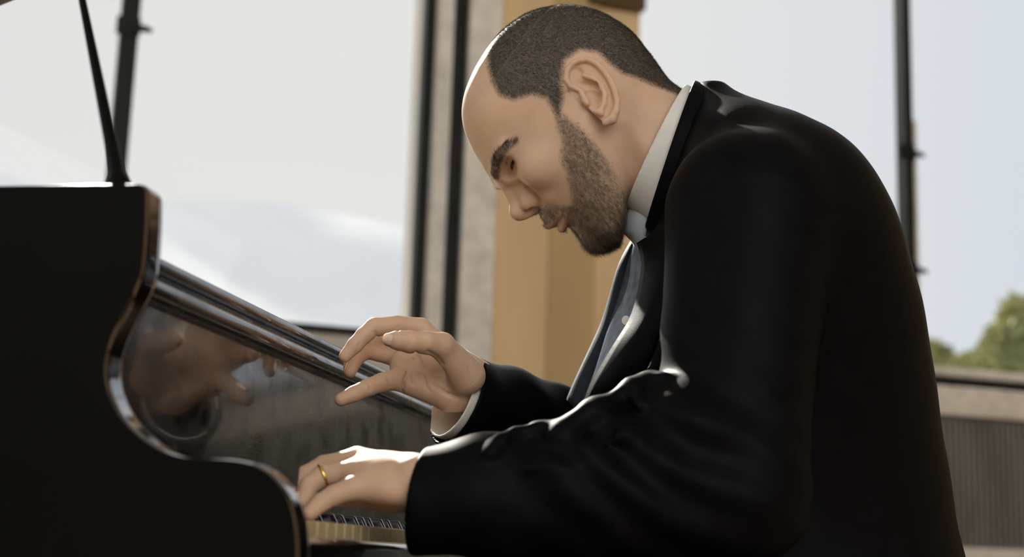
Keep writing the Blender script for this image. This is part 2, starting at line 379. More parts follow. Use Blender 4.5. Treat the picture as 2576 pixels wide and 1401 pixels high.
# case back and soundboard deck
mb = MB(); mb.box(Q, (-0.22, -1.55, 0.62), (1.245, -1.52, 0.96)); mb.build('rear_case', M['casing'], piano)
MB().box(Q, (-0.22, -1.52, 0.62), (1.245, -0.22, 0.66)).build('bottom_board', M['casing'], piano)
MB().box(Q, (-0.218, -1.515, 0.905), (1.243, -0.21, 0.92)).build('iron_plate', M['fadedgold'], piano)
# fallboard with its rounded rail
fb = [(-0.152, 0.735), (-0.132, 0.735), (-0.139, 0.88), (-0.1385, 0.8915)]
for k in range(9):
    a = -math.pi / 2 + math.pi * k / 8
    fb.append((-0.133 + 0.0095 * math.cos(a), 0.902 + 0.0095 * math.sin(a)))
fb += [(-0.140, 0.913), (-0.141, 0.917)]
for k in range(7):
    a = -math.pi / 2 + math.pi * k / 6
    fb.append((-0.140 + 0.007 * math.cos(a), 0.925 + 0.007 * math.sin(a)))
fb += [(-0.150, 0.934), (-0.160, 0.934), (-0.160, 0.735)]
fbo = MB().prism(Q, fb[:], -0.219, 1.244).build('fallboard', M['worn'], piano, smooth=True)
MB().box(Q, (-0.219, -0.235, 0.905), (1.244, -0.162, 0.931)).build('music_shelf', M['lacquer'], piano, bevel=0.003)
# worn gold maker's lettering, only two broken strokes left
st = MB()
def stroke(pts, r=0.0011):
    st.tube([Q(a, -0.1345 - (z - 0.735) * 0.048 + 0.0012, z) for a, z in pts], r, n=6)
z0 = 0.800; t0 = 0.325
stroke([(t0, z0 + .022), (t0 + .012, z0 + .020)]); stroke([(t0 + .007, z0 + .021), (t0 + .008, z0)]); stroke([(t0 + .013, z0 + .018), (t0 + .018, z0 + .012)])
stroke([(t0 + .034, z0 + .014), (t0 + .042, z0 + .006)]); stroke([(t0 + .042, z0 + .014), (t0 + .050, z0 + .010), (t0 + .047, z0 + .002)])
st.build('faded_lettering', M['fadedgold'], piano)
# key blocks, key bed, key slip
for a, b in ((-0.219, -0.131), (1.095, 1.244)):
    MB().box(Q, (a, -0.131, 0.66), (b, -0.004, 0.742)).build('key_block', M['lacquer'], piano, bevel=0.004)
MB().box(Q, (-0.219, -0.22, 0.62), (1.244, 0.0, 0.66)).build('key_bed', M['casing'], piano)
ks = [(-0.001, 0.655), (-0.001, 0.7165), (0.002, 0.7180)]
for k in range(7):
    a = math.pi / 2 - math.pi / 2 * k / 6
    ks.append((0.014 + 0.008 * math.cos(a), 0.7100 + 0.008 * math.sin(a)))
ks += [(0.022, 0.62), (-0.001, 0.62)]
MB().prism(Q, ks, -0.219, 1.244).build('key_slip', M['lacquer'], piano, smooth=True)
MB().box(Q, (-0.13, -0.134, 0.733), (1.093, -0.128, 0.737)).build('name_felt', M['felt'], piano)
# keys
def key_white():
    mb = MB(); mb.box(lambda x, y, z: (x, y, z), (0.0005, -0.131, -0.020), (0.0229, 0.0, 0.0))
    me_o = mb.build('white_key', M['ivory'], piano, bevel=0.0012); return me_o
def key_black():
    mb = MB(); w0, w1 = 0.0055, 0.0042
    v = [(-w0, -0.131, -.004), (w0, -0.131, -.004), (w0, -0.046, -.004), (-w0, -0.046, -.004), (-w1, -0.131, .012), (w1, -0.131, .012), (w1, -0.054, .0115), (-w1, -0.054, .0115)]
    mb.hexa(v); return mb.build('black_key', M['ebony'], piano, bevel=0.0018, seg=3, smooth=True)
rot = Matrix(((PK[0], PN_[0], 0, 0), (PK[1], PN_[1], 0, 0), (0, 0, 1, 0), (0, 0, 0, 1)))
wk = key_white(); bk = key_black()
def place(src, t, z, first):
    o = src if first else src.copy()
    if not first: COL.objects.link(o); o.parent = piano
    q = Q(t, 0, z)
    o.matrix_parent_inverse = Matrix.Translation(-piano.location)
    o.matrix_basis = Matrix.Translation(Vector(q)) @ rot
for i in range(52):
    place(wk, -0.13 + i * 0.0235, 0.7305, i == 0)
nb = 0
for i in range(51):
    if (i % 7) in (0, 2, 3, 5, 6):       # A# C# D# F# G# with i=0 at A
        place(bk, -0.13 + (i + 1) * 0.0235 + {0: .001, 2: -.002, 3: .002, 5: -.003, 6: 0}[i % 7], 0.7305, nb == 0); nb += 1
# lid, prop stick, legs
LT = 0.65
def Lp(t, s, h): return Q(t, s, 0.967 + LT * (t + 0.25) + h)
MB().box(Lp, (-0.255, -1.56, 0.0), (0.78, -0.567, 0.022)).build('lid', M['lacquer'], piano, bevel=0.004)
_sa, _sb = P(300, 462, 1.028), P(207, 0, 1.145)
_sd = _sb - _sa
MB().tube([_sa - _sd * 0.03, _sa, _sa + _sd * 0.45, _sb, _sb + _sd * 0.9], [0.0056, 0.0055, 0.0043, 0.0030, 0.0030]).build('prop_stick', M['casing'], piano, smooth=True)
MB().tube([_sa - np.array([0, 0, 0.012]), _sa - np.array([0, 0, 0.004]), _sa + _sd * 0.018, _sa + _sd * 0.05], [0.012, 0.0115, 0.0078, 0.0056], n=20).build('prop_socket', M['casing'], piano, smooth=True)
for (t, s) in ((-0.16, -0.25), (1.17, -0.25), (0.5, -1.4)):
    lg = MB(); lg.tube([Q(t, s, 0.62), Q(t, s, 0.5), Q(t, s, 0.08), Q(t, s, 0.05)], [0.06, 0.055, 0.035, 0.045]); lg.tube([Q(t, s, 0.05), Q(t, s, 0.0)], 0.025)
    lg.build('leg', M['casing'], piano, smooth=True)

#@@PERSON@@
# ------------------------------------------------------------------ implicit surfaces (mm, camera-aligned axes: x right, y up, z away)
def c(px, py, d): return np.array([(px - 1288) / FPX * d * 1000, (700.5 - py) / FPX * d * 1000, d * 1000.0])
def toworld(V):
    V = np.asarray(V, float) / 1000.0
    return CC + V[:, :1] * CR + V[:, 1:2] * CU + V[:, 2:3] * CF
def smin(a, b, k):
    h = np.maximum(k - np.abs(a - b), 0) / k
    return np.minimum(a, b) - h * h * h * k / 6.0
def smax(a, b, k): return -smin(-a, -b, k)
def sph(p, o, r): return np.sqrt(((p - o) ** 2).sum(1)) - r
def ell(p, o, ax, rr): # ax: 3x3 rows = axes
    q = (p - o) @ np.asarray(ax).T / np.asarray(rr)
    k0 = np.sqrt((q ** 2).sum(1)) + 1e-9; k1 = np.sqrt(((q / np.asarray(rr)) ** 2).sum(1)) + 1e-9
    return k0 * (k0 - 1) / k1
def cap(p, a, b, ra, rb):
    a = np.asarray(a, float); b = np.asarray(b, float); ab = b - a; t = np.clip(((p - a) @ ab) / (ab @ ab), 0, 1)
    return np.sqrt(((p - a - t[:, None] * ab) ** 2).sum(1)) - (ra + (rb - ra) * t)
def chain(p, pts, rs, k=3.0):
    d = None
    for i in range(len(pts) - 1):
        e_ = cap(p, pts[i], pts[i + 1], rs[i], rs[i + 1]); d = e_ if d is None else smin(d, e_, k)
    return d
def unit(v): v = np.asarray(v, float); return v / np.linalg.norm(v)
def nets(fn, lo, hi, h, band=3.0):
    """naive surface nets on the part of the grid near the surface"""
    lo = np.asarray(lo, float); n = np.ceil((np.asarray(hi) - lo) / h).astype(int) + 1
    S = 6; nc = (n + S - 1) // S + 1
    g = np.stack(np.meshgrid(*[np.arange(k) for k in nc], indexing='ij'), -1).reshape(-1, 3)
    dc = fn(lo + g * h * S).reshape(nc)
    near = np.abs(dc) < h * S * band
    blk = np.zeros(nc - 1, bool)
    for i in (0, 1):
        for j in (0, 1):
            for k in (0, 1): blk |= near[i:nc[0] - 1 + i, j:nc[1] - 1 + j, k:nc[2] - 1 + k]
    N = (nc - 1) * S + 1
    D = np.repeat(np.repeat(np.repeat(np.sign(dc[:-1, :-1, :-1]), S, 0), S, 1), S, 2).astype(np.float32) * 50
    D = np.pad(D, ((0, 1), (0, 1), (0, 1)), mode='edge')
    mk = np.repeat(np.repeat(np.repeat(blk, S, 0), S, 1), S, 2); mk = np.pad(mk, ((0, 1), (0, 1), (0, 1)), mode='edge')
    mk[1:] |= mk[:-1]; mk[:, 1:] |= mk[:, :-1]; mk[:, :, 1:] |= mk[:, :, :-1]
    idx = np.argwhere(mk)
    for s in range(0, len(idx), 400000):
        ii = idx[s:s + 400000]; D[ii[:, 0], ii[:, 1], ii[:, 2]] = fn(lo + ii * h)
    neg = D < 0
    cs = [neg[i:N[0] - 1 + i, j:N[1] - 1 + j, k:N[2] - 1 + k] for i in (0, 1) for j in (0, 1) for k in (0, 1)]
    cnt = sum(x.astype(np.int8) for x in cs); act = (cnt > 0) & (cnt < 8)
    cells = np.argwhere(act); vid = np.full(act.shape, -1, np.int32); vid[act] = np.arange(len(cells))
    acc = np.zeros((len(cells), 3)); num = np.zeros(len(cells))
    corners = [(i, j, k) for i in (0, 1) for j in (0, 1) for k in (0, 1)]
    val = {q: D[cells[:, 0] + q[0], cells[:, 1] + q[1], cells[:, 2] + q[2]] for q in corners}
    for a in corners:
        for ax in range(3):
            if a[ax] == 0:
                b = list(a); b[ax] = 1; b = tuple(b); va, vb = val[a], val[b]
                cr_ = (va < 0) != (vb < 0); t = np.where(cr_, va / np.where(va - vb == 0, 1, va - vb), 0)
                pt = np.array(a, float)[None] + t[:, None] * (np.array(b) - np.array(a))
                acc += np.where(cr_[:, None], pt, 0); num += cr_
    V = lo + (cells + acc / num[:, None]) * h
    faces = []
    for ax in range(3):
        o1, o2 = [(1, 2), (2, 0), (0, 1)][ax]
        sl0 = [slice(None)] * 3; sl1 = [slice(None)] * 3; sl0[ax] = slice(0, -1); sl1[ax] = slice(1, None)
        A, B = neg[tuple(sl0)], neg[tuple(sl1)]
        e_ = np.argwhere(A != B)
        e_ = e_[(e_[:, o1] > 0) & (e_[:, o2] > 0) & (e_[:, o1] < N[o1] - 1) & (e_[:, o2] < N[o2] - 1)]
        def cell(d1, d2):
            q = e_.copy(); q[:, o1] += d1; q[:, o2] += d2; return vid[q[:, 0], q[:, 1], q[:, 2]]
        f = np.stack([cell(-1, -1), cell(0, -1), cell(0, 0), cell(-1, 0)], 1)
        flip = B[e_[:, 0], e_[:, 1], e_[:, 2]]
        f[flip] = f[flip][:, ::-1]
        faces.append(f)
    Fq = np.concatenate(faces); Fq = Fq[(Fq >= 0).all(1)]
    return V, Fq[:, ::-1] if False else Fq
def relax(V, Fq, it=1, lam=0.5):
    for _ in range(it):
        A = np.zeros_like(V); n_ = np.zeros(len(V))
        for i in range(4):
            j = (i + 1) % 4
            np.add.at(A, Fq[:, i], V[Fq[:, j]]); np.add.at(A, Fq[:, j], V[Fq[:, i]])
            np.add.at(n_, Fq[:, i], 1); np.add.at(n_, Fq[:, j], 1)
        V = V + lam * (A / np.maximum(n_, 1)[:, None] - V)
    return V

# ---- head frame: a forward, b up, l towards the camera, origin between the ears
HS = 2.387; HD = 1.5
H0 = c(1475, 292, HD)
_T = -unit(H0); _X = unit(np.cross(_T, np.array([0, 1, 0]))) * 1.0
if _X[0] < 0: _X = -_X
_D = np.cross(_X, _T); _D = _D if _D[1] < 0 else -_D
TH_ = math.radians(17.0); ALP = math.radians(55.0)
HL = math.cos(TH_) * _T - math.sin(TH_) * _D
HG = math.cos(TH_) * _D + math.sin(TH_) * _T
HU = -math.cos(ALP) * _X + math.sin(ALP) * HG
HV = -math.sin(ALP) * _X - math.cos(ALP) * HG
HB = np.array([HU, HV, HL])                      # rows
def h2c(p): return H0 + np.asarray(p, float) @ HB
def c2h(p): return (p - H0) @ HB.T
def ab(x, y, l=0.0):
    dx = (x - 1475) / HS; dy = ((y - 292) / HS + l * .292) / .956
    return np.array([-math.cos(ALP) * dx + math.sin(ALP) * dy, -math.sin(ALP) * dx - math.cos(ALP) * dy, l])
def hpx(q): # inverse of ab, on arrays of head coordinates -> px
    dx = -math.cos(ALP) * q[:, 0] - math.sin(ALP) * q[:, 1]; dy = math.sin(ALP) * q[:, 0] - math.cos(ALP) * q[:, 1]
    return 1475 + dx * HS, 292 + (dy * .956 - q[:, 2] * .292) * HS
OC = np.array([5.0, 15.0])
cont = [(115,24),(110,17),(103.5,9),(99,1),(98,-7),(100,-14),(103.5,-22),(106,-32),(105,-40),(107,-48),(106,-58),(111,-70),(113,-82),(108,-94),(97,-102),(80,-103),(58,-93),(40,-82),(20,-76),(-20,-72),(-55,-58),(-76,-45),(-85,-30),(-91.5,-12),(-98.5,10),(-99.5,33),(-96.5,56),(-85,82),(-69.5,100.5),(-53,113.5),(-29.5,122.7),(-6,126.5),(17,126),(40,122.5),(59,117),(74.5,108.5),(85.8,97.6),(94.5,83.5),(103,65.2),(111.3,46.5),(114.6,37.8),(114.2,30)]
_cp = np.array(cont, float) - OC
_ang = np.unwrap(np.arctan2(_cp[:, 1], _cp[:, 0])); _rad = np.hypot(_cp[:, 0], _cp[:, 1])
_o = np.argsort(_ang % (2 * math.pi)); _aa = (_ang % (2 * math.pi))[_o]; _rr = _rad[_o]
_ph = np.linspace(0, 2 * math.pi, 721)[:-1]
_rho = np.interp(_ph, np.concatenate([_aa - 2 * math.pi, _aa, _aa + 2 * math.pi]), np.tile(_rr, 3))
_kern = np.exp(-0.5 * (np.arange(-8, 9) / 3.0) ** 2); _kern /= _kern.sum()
_rho = np.convolve(np.concatenate([_rho[-8:], _rho, _rho[:8]]), _kern, 'valid')
def rho_of(phi): return np.interp(phi % (2 * math.pi), np.append(_ph, 2 * math.pi), np.append(_rho, _rho[0]))
AX = np.eye(3)
def head_sdf(q):
    a, b, l = q[:, 0], q[:, 1], q[:, 2]; al = np.abs(l)
    s = np.stack([a, b, al], 1)                   # mirrored
    dx, dy = a - OC[0], b - OC[1]; r = np.hypot(dx, dy); phi = np.arctan2(dy, dx)
    rho = rho_of(phi)
    Wd = 77.0 - 3.0 * np.exp(-((phi - 0.2) / 0.6) ** 2)
    # exponent: fuller sides at the cranium, narrower towards the chin
    jaw = np.exp(-((phi + 0.85) / 0.5) ** 2)
    p_ = np.maximum(2.35 - 0.35 * jaw - 0.36 * np.exp(-((phi - 0.05) / 0.42) ** 2), 1.97)
    g_ = ((r / rho) ** p_ + (al / Wd) ** p_ + 1e-9) ** (1 / p_)
    d = np.sqrt(r * r + l * l) * (1 - 1 / np.maximum(g_, 1e-3))
    # neck
    n1 = ell(q * [1, .25, 1], np.array([-12, -20, 0]), AX, (67, 26, 60)) # broad column
    nk = np.hypot((a + 13 + 0.02 * (b + 60)) / 65.0, l / 60.0); nk = (nk - 1) * 58
    nk = smax(nk, b + 18, 20); nk = smax(nk, -(b + 185), 10)
    d = smin(d, nk, 16)
    # sternomastoid, jaw line
    d = smin(d, cap(s, (-14, -18, 62), (30, -150, 30), 11, 9), 16)
    d = smin(d, cap(s, (6, -38, 56), (88, -88, 26), 13, 15), 14)
    # brow ridge, cheekbone, muzzle, chin
    d = smin(d, ell(s, np.array([104, 37.5, 16]), AX, (10, 7.5, 17)), 9)
    d = smin(d, ell(s, np.array([88, 40, 44]), AX, (12, 8, 13)), 12)
    d = smin(d, ell(s, np.array([79, 0, 44]), AX, (24, 21, 19)), 30)
    d = smin(d, ell(s, np.array([96, -31, 0]), AX, (22, 18, 27)), 12)
    d = smin(d, ell(s, np.array([97, -84, 0]), AX, (18, 15, 22)), 14)
    # eye socket
    d = smax(d, -ell(s, np.array([104, 26.5, 37]), AX, (13.5, 9.5, 17)), 10)
    d = smin(d, cap(s, (86, 2, 37), (94, -22, 27), 12, 11), 16)
    # nose
    d = smin(d, cap(s, (106, 26, 0), (118.5, 2, 0), 8.2, 9.5), 7)
    d = smin(d, cap(s, (99, 18, 6), (106, -5, 10), 10, 12), 9)
    d = smin(d, sph(s, np.array([124.3, -1.5, 0]), 10.3), 6)
    d = smin(d, ell(s, np.array([109.5, -6.5, 13.5]), AX, (12.5, 10.0, 8.2)), 6)
    d = smin(d, cap(s, (124, -9, 0), (114, -14, 0), 4.5, 5), 4)
    d = smax(d, -ell(s, np.array([117.5, -14.0, 10.5]), AX, (6.5, 4.6, 6.5)), 2.0)
    # groove behind the nose wing and cheek fold
    d = smax(d, -chain(s, [(102.5, 3, 19.5), (101.0, -7, 23.5), (104.0, -15, 22.5), (110, -19, 18)], [1.2, 2.2, 2.2, 1.4], 2), 4)
    # lips
    d = smin(d, cap(s, (118.8, -34.5, 0), (103.5, -43, 22), 5.2, 2.6), 4)
    d = smin(d, cap(s, (113.5, -48.5, 0), (101.5, -46.5, 21), 5.0, 2.4), 4)
    d = smax(d, -cap(s, (124.5, -41.8, 0), (102.5, -45.2, 26), 1.5, 1.1), 2.2)
    d = smax(d, -ell(s, np.array([117, -61, 0]), AX, (7, 5, 18)), 6)
    # eyeball lids
    eo = np.array([81.5, 28.0, 32.5])
    lid = smin(sph(s, eo, 14.0), sph(s, eo + [5, -3, -9], 11.5), 5)
    slit = np.abs((s[:, 1] - 26.0) - 0.06 * (s[:, 0] - 80.0)) - 2.3 + 0.004 * (s[:, 2] - 31.5) ** 2 + np.where(s[:, 0] < 74, (74 - s[:, 0]) * 0.35, 0)
    lid = smax(lid, -slit, 1.2)
    lid = smin(lid, sph(s, eo, 11.2), 0.5)
    d = smin(d, lid, 3.0)
    d = smax(d, -(np.abs(sph(s, eo + [0, 0.5, 0], 14.9)) + np.maximum(0, np.abs(s[:, 1] - 33.0 - 0.05 * (s[:, 0] - 80)) - 0.6) * 2 - 0.9), 1.8)
    return d
# ---- ear (drawn where the photo shows it, about 73-84 mm out from the midline)
def earp(x, y, up=0.0): return ab(x, y, 77.5 + 0.10 * (x - 1425) + up)
_ear_out = [(1424,222),(1421,200),(1424,180),(1436,164),(1455,155),(1478,153),(1500,162),(1518,180),(1534,204),(1547,232),(1553,258),(1550,284),(1542,304),(1528,316),(1516,317),(1508,306),(1490,290),(1460,262),(1436,240)]
def poly_sd(px, py, poly):
    d = np.full(px.shape, 1e9); inside = np.zeros(px.shape, bool); n = len(poly)
    for i in range(n):
        x0, y0 = poly[i]; x1, y1 = poly[(i + 1) % n]
        ex, ey = x1 - x0, y1 - y0; t = np.clip(((px - x0) * ex + (py - y0) * ey) / (ex * ex + ey * ey), 0, 1)
        d = np.minimum(d, np.hypot(px - x0 - t * ex, py - y0 - t * ey))
        cnd = ((y0 > py) != (y1 > py)) & (px < (x1 - x0) * (py - y0) / (y1 - y0 + 1e-12) + x0); inside ^= cnd
    return np.where(inside, -d, d)
def ear_sdf(s): # s mirrored coordinates
    x, y = hpx(s); sd_ = poly_sd(x, y, _ear_out) / HS
    lc = 77.5 + 0.10 * (x - 1425)
    d = smax(sd_ + 1.5, np.abs(s[:, 2] - (lc - 4.5)) - 2.6, 3)
    d = smin(d, smax(sd_ + 9, np.abs(s[:, 2] - (lc - 12)) - 8, 6), 3)
    tub = lambda pts, r, up=0: chain(s, [earp(px_, py_, up) for px_, py_ in pts], r, 1.5)
    d = smin(d, tub([(1462,232),(1440,222),(1427,205),(1429,184),(1443,166),(1462,159),(1481,158),(1500,168),(1518,187),(1532,208),(1543,234),(1548,258),(1545,284)], [2.6,3.0,3.2,3.1,3.0,2.9,3.0,3.1,3.3,3.3,3.3,3.3,3.4]), 1.6)
    d = smin(d, tub([(1545,280),(1536,300),(1522,307)], [3.6,5.0,4.2], -1), 3)
    d = smin(d, tub([(1470,196),(1492,204),(1510,220),(1519,242),(1517,264),(1508,282)], [2.6,3.0,3.2,3.0,2.8,3.2], 0.0), 2.5)
    d = smin(d, tub([(1466,240),(1478,262),(1470,254)], [3.4,3.2,3.0], 0.0), 3)
    d = smin(d, tub([(1496,280),(1510,286)], [3.0,3.4], 0.0), 3)
    # hollows: triangular fossa, cymba, bowl, notch
    d = smax(d, -ell(s, earp(1452, 190, -0.5), AX, (6.5, 6.5, 5.0)), 2.5)
    d = smax(d, -cap(s, earp(1443, 196, 0), earp(1448, 212, -1), 3.6, 4.2), 2)
    d = smax(d, -cap(s, earp(1468, 218, -1), earp(1500, 221, -2), 4.6, 4.6), 2)
    d = smax(d, -cap(s, earp(1484, 238, -2), earp(1500, 244, -2), 5.6, 6.4), 2)
    d = smax(d, -cap(s, earp(1493, 256, -1), earp(1494, 271, 0), 5.0, 3.8), 2)
    return d
def head_full(q):
    d = head_sdf(q)
    s = q.copy(); s[:, 2] = np.abs(s[:, 2])
    near = (s[:, 2] > 50) & (s[:, 0] > -60) & (s[:, 0] < 45) & (s[:, 1] > -60) & (s[:, 1] < 50)
    if near.any():
        d = d.copy(); d[near] = smin(d[near], ear_sdf(s[near]), 2.5)
    return d

# ---- hands (camera frame, mm)
rh = dict(wr=c(1200, 962, 1.475), wr2=c(1320, 1010, 1.53))
def rhand(p):
    d = cap(p, c(1340, 1062, 1.580), c(1212, 978, 1.486), 25, 23)
    d = smin(d, cap(p, c(1200, 945, 1.475), c(1160, 925, 1.465), 17, 18), 14)
    d = smin(d, cap(p, c(1190, 990, 1.47), c(1130, 992, 1.455), 20, 17), 14)
    # palm body
    d = smin(d, ell(p, c(1082, 925, 1.475), AX, (42, 33, 14)), 12)
    d = smin(d, cap(p, c(1170, 935, 1.475), c(1062, 828, 1.482), 17, 10.5), 10)
    d = smin(d, cap(p, c(1165, 945, 1.485), c(1012, 858, 1.500), 15, 10.5), 10)
    d = smin(d, cap(p, c(1160, 970, 1.480), c(1000, 905, 1.492), 15, 10.5), 10)
    d = smin(d, cap(p, c(1140, 998, 1.460), c(1003, 955, 1.462), 16, 11.5), 10)
    # thenar and thumb
    d = smin(d, cap(p, c(1172, 945, 1.44), c(1112, 872, 1.415), 20, 13.5), 10)
    d = smin(d, chain(p, [c(1112, 869, 1.412), c(1072, 862, 1.400), c(1031, 860, 1.392), c(1002, 856, 1.388), c(978, 854, 1.387)], [12.6, 11.2, 10.8, 9.6, 6.6], 4), 7)
    # palm hollow and creases
    d = smax(d, -ell(p, c(1062, 925, 1.430), AX, (24, 20, 16)), 12)
    d = smax(d, -cap(p, c(1018, 930, 1.441), c(1014, 975, 1.441), 1.3, 1.0), 3)
    d = smax(d, -chain(p, [c(1050, 885, 1.440), c(1085, 905, 1.437), c(1112, 945, 1.434), c(1128, 985, 1.434)], [1.6, 2.0, 1.6, 1.2], 2), 5)
    # index
    d = smin(d, chain(p, [c(1058, 824, 1.482), c(1000, 818, 1.472), c(942, 823, 1.462), c(915, 844, 1.457), c(893, 868, 1.452), c(868, 896, 1.448)], [10.4, 9.6, 9.8, 8.6, 8.2, 6.4], 3), 4)
    # middle
    m_ = chain(p, [c(1010, 858, 1.503), c(960, 855, 1.512), c(915, 868, 1.515), c(880, 900, 1.508), c(847, 930, 1.500)], [10.2, 9.2, 9.0, 8.2, 6.6], 3)
    r_ = chain(p, [c(1000, 900, 1.495), c(955, 888, 1.500), c(920, 882, 1.500), c(896, 903, 1.492), c(881, 935, 1.484)], [10.2, 9.0, 8.6, 7.8, 6.4], 3)
    d = smin(d, m_, 2); d = smin(d, r_, 2)
    # little finger
    d = smin(d, chain(p, [c(1003, 953, 1.462), c(960, 962, 1.452), c(925, 975, 1.443), c(890, 991, 1.434), c(858, 1005, 1.428)], [11.0, 9.6, 8.9, 8.2, 6.8], 3), 5)
    return d
_rcre = None
def rhand_full(p):
    d = rhand(p)
    for pts, r, k in _rcre: d = smax(d, -chain(p, pts, [r] * len(pts), 1), k)
    return d
def surf(fn, px, py, z0=1300.0, z1=1560.0):
    dirs = c(px, py, 1.0)[None] / 1000; z = np.arange(z0, z1, 0.5); v = fn(dirs * z[:, None]); i = int(np.argmax(v < 0)) if (v < 0).any() else 0
    return (dirs * z[i])[0]
def lhand(p):
    d = cap(p, c(1180, 1225, 1.19), c(1050, 1212, 1.175), 27, 23)
    d = smin(d, ell(p, c(985, 1206, 1.185), np.array([unit((-1, .05, .1)), unit((0.1, 0.95, -.25)), unit((0.1, .25, .95))]), (44, 19, 34)), 10)
    for (mx, my, md) in ((900, 1152, 1.228), (890, 1160, 1.207), (884, 1190, 1.183), (888, 1228, 1.160)):
        d = smin(d, cap(p, c(1030, 1200, 1.185), c(mx, my, md), 17, 9.8), 9)
    f = lambda pts, rs: chain(p, [c(*q) for q in pts], rs, 3)
    d = smin(d, f([(900, 1152, 1.228), (832, 1168, 1.238), (790, 1192, 1.235), (768, 1225, 1.228)], [9.8, 8.8, 8.0, 6.8]), 3)
    d = smin(d, f([(890, 1158, 1.207), (815, 1172, 1.214), (768, 1196, 1.208), (748, 1238, 1.196)], [10, 9.0, 8.2, 7.0]), 3)
    d = smin(d, f([(884, 1190, 1.183), (812, 1196, 1.184), (778, 1222, 1.175), (762, 1262, 1.162)], [10, 8.9, 8.2, 6.9]), 3)
    d = smin(d, f([(888, 1228, 1.160), (838, 1246, 1.150), (806, 1265, 1.142), (780, 1290, 1.132)], [9.5, 8.0, 7.4, 6.2]), 3)
    d = smin(d, f([(1010, 1245, 1.20), (935, 1262, 1.235), (880, 1276, 1.245), (840, 1282, 1.245)], [15, 11, 10, 8]), 9)
    return d

# ---- torso and jacket
_rows = np.array([ # y px, front x, back x, half depth mm   (at 1.5 m)
 (215, 1745, 1815, 30), (250, 1735, 1848, 52), (270, 1728, 1900, 85), (290, 1718, 1950, 112), (310, 1705, 2000, 135), (340, 1690, 2055, 158), (375, 1676, 2105, 176),
 (410, 1664, 2135, 188), (450, 1652, 2163, 198), (530, 1638, 2203, 208), (600, 1622, 2230, 210), (650, 1622, 2244, 208), (740, 1608, 2272, 200), (810, 1588, 2288, 196), (857, 1560, 2298, 192), (900, 1534, 2306, 189), (964, 1496, 2316, 185), (1037, 1464, 2328, 182),
 (1180, 1432, 2352, 176), (1300, 1405, 2372, 178), (1401, 1393, 2395, 182), (1600, 1370, 2440, 190), (1800, 1360, 2470, 195)], float)
_ky = (700.5 - _rows[:, 0]) / FPX * 1500; _kf = (_rows[:, 1] - 1288) / FPX * 1500; _kb = (_rows[:, 2] - 1288) / FPX * 1500; _kw = _rows[:, 3]
_gy = np.arange(-480, 260, 2.0)
def _smooth(v, s=6):
    k = np.exp(-0.5 * (np.arange(-20, 21) / s) ** 2); k /= k.sum(); return np.convolve(np.pad(v, 20, mode='edge'), k, 'valid')
_tf = _smooth(np.interp(_gy, _ky[::-1], _kf[::-1])); _tb = _smooth(np.interp(_gy, _ky[::-1], _kb[::-1]), 4); _tw = _smooth(np.interp(_gy, _ky[::-1], _kw[::-1]))
ZC = 1490.0
def torso(p, off=0.0):
    y = p[:, 1]; f = np.interp(y, _gy, _tf); b = np.interp(y, _gy, _tb); w = np.interp(y, _gy, _tw)
    zc = ZC + 0.03 * y
    # perspective: points lie on rays, so scale x about the axis with depth
    cx = (f + b) / 2; hx = (b - f) / 2 + off; x = p[:, 0] - cx
    g_ = ((np.abs(x) / hx) ** 2.3 + (np.abs(p[:, 2] - zc) / (w + off)) ** 2.3 + 1e-9) ** (1 / 2.3)
    d = np.hypot(x, p[:, 2] - zc) * (1 - 1 / np.maximum(g_, 1e-3))
    return smax(d, y - 204 - off, 12)
NSH = c(1885, 535, 1.32); NEL = c(1835, 1235, 1.22); NWR = c(1060, 1258, 1.185)
FSH = c(1800, 470, 1.66); FEL = c(1560, 1170, 1.66); FWR = c(1150, 1008, 1.478)
def wrinkle(p):
    x, y, z = p[:, 0], p[:, 1], p[:, 2]
    e_ = np.exp(-(((x - 120) / 90) ** 2 + ((y + 150) / 80) ** 2))             # inner elbow
    w_ = 4.0 * e_ * np.sin(0.16 * (x * 0.55 + y * 0.85) + 1.3 * np.sin(0.03 * x + 0.02 * z))
    e2 = np.exp(-(((x - 10) / 110) ** 2 + ((y + 160) / 80) ** 2)) * (z < 1330)
    w_ += 3.0 * e2 * np.sin(0.075 * x - 0.05 * y + 1.2 * np.sin(0.04 * y))
    e3 = np.exp(-(((x - 230) / 60) ** 2 + ((y - 165) / 35) ** 2)) * (z < 1420)     # shoulder seam puckers
    w_ += 2.2 * e3 * np.sin(0.22 * (x * 0.35 - y) + 0.05 * z)
    w_ += 1.0 * np.sin(0.03 * x + 0.045 * y) * np.sin(0.028 * y - 0.03 * z)
    return w_
SLN = unit(np.array([-1.0, 0.10, 0.20]))        # opening direction of the near sleeve
CUP = c(1207, 903, 1.478); CUQ = c(1088, 1117, 1.474)
_cd = unit(CUP - CUQ)
CUN = unit(np.cross(_cd, np.array([0, 0, 1.0]))); CUN = CUN if CUN[0] < 0 else -CUN
CUN = unit(CUN + np.array([0, 0, -0.42]))       # the far cuff opens left and slightly towards the camera
CUC = (CUP + CUQ) / 2 + np.array([0, 0, 2.0])
def near_sleeve(p, o=0.0):
    d = cap(p, NSH, NEL, 78 + o, 62 + o)
    e_ = chain(p, [NEL, c(1500, 1232, 1.20), c(1250, 1250, 1.19), NWR], [66 + o, 60 + o, 51 + o, 45 + o], 20)
    e_ = smin(e_, cap(p, c(1730, 1110, 1.21), c(1600, 1150, 1.205), 52 + o, 46 + o), 20)
    return smin(d, e_, 34)
_folds = []
def near_folds(p, d):
    for pts, rs in _folds: d = smin(d, chain(p, pts, rs, 4), 9)
    return d
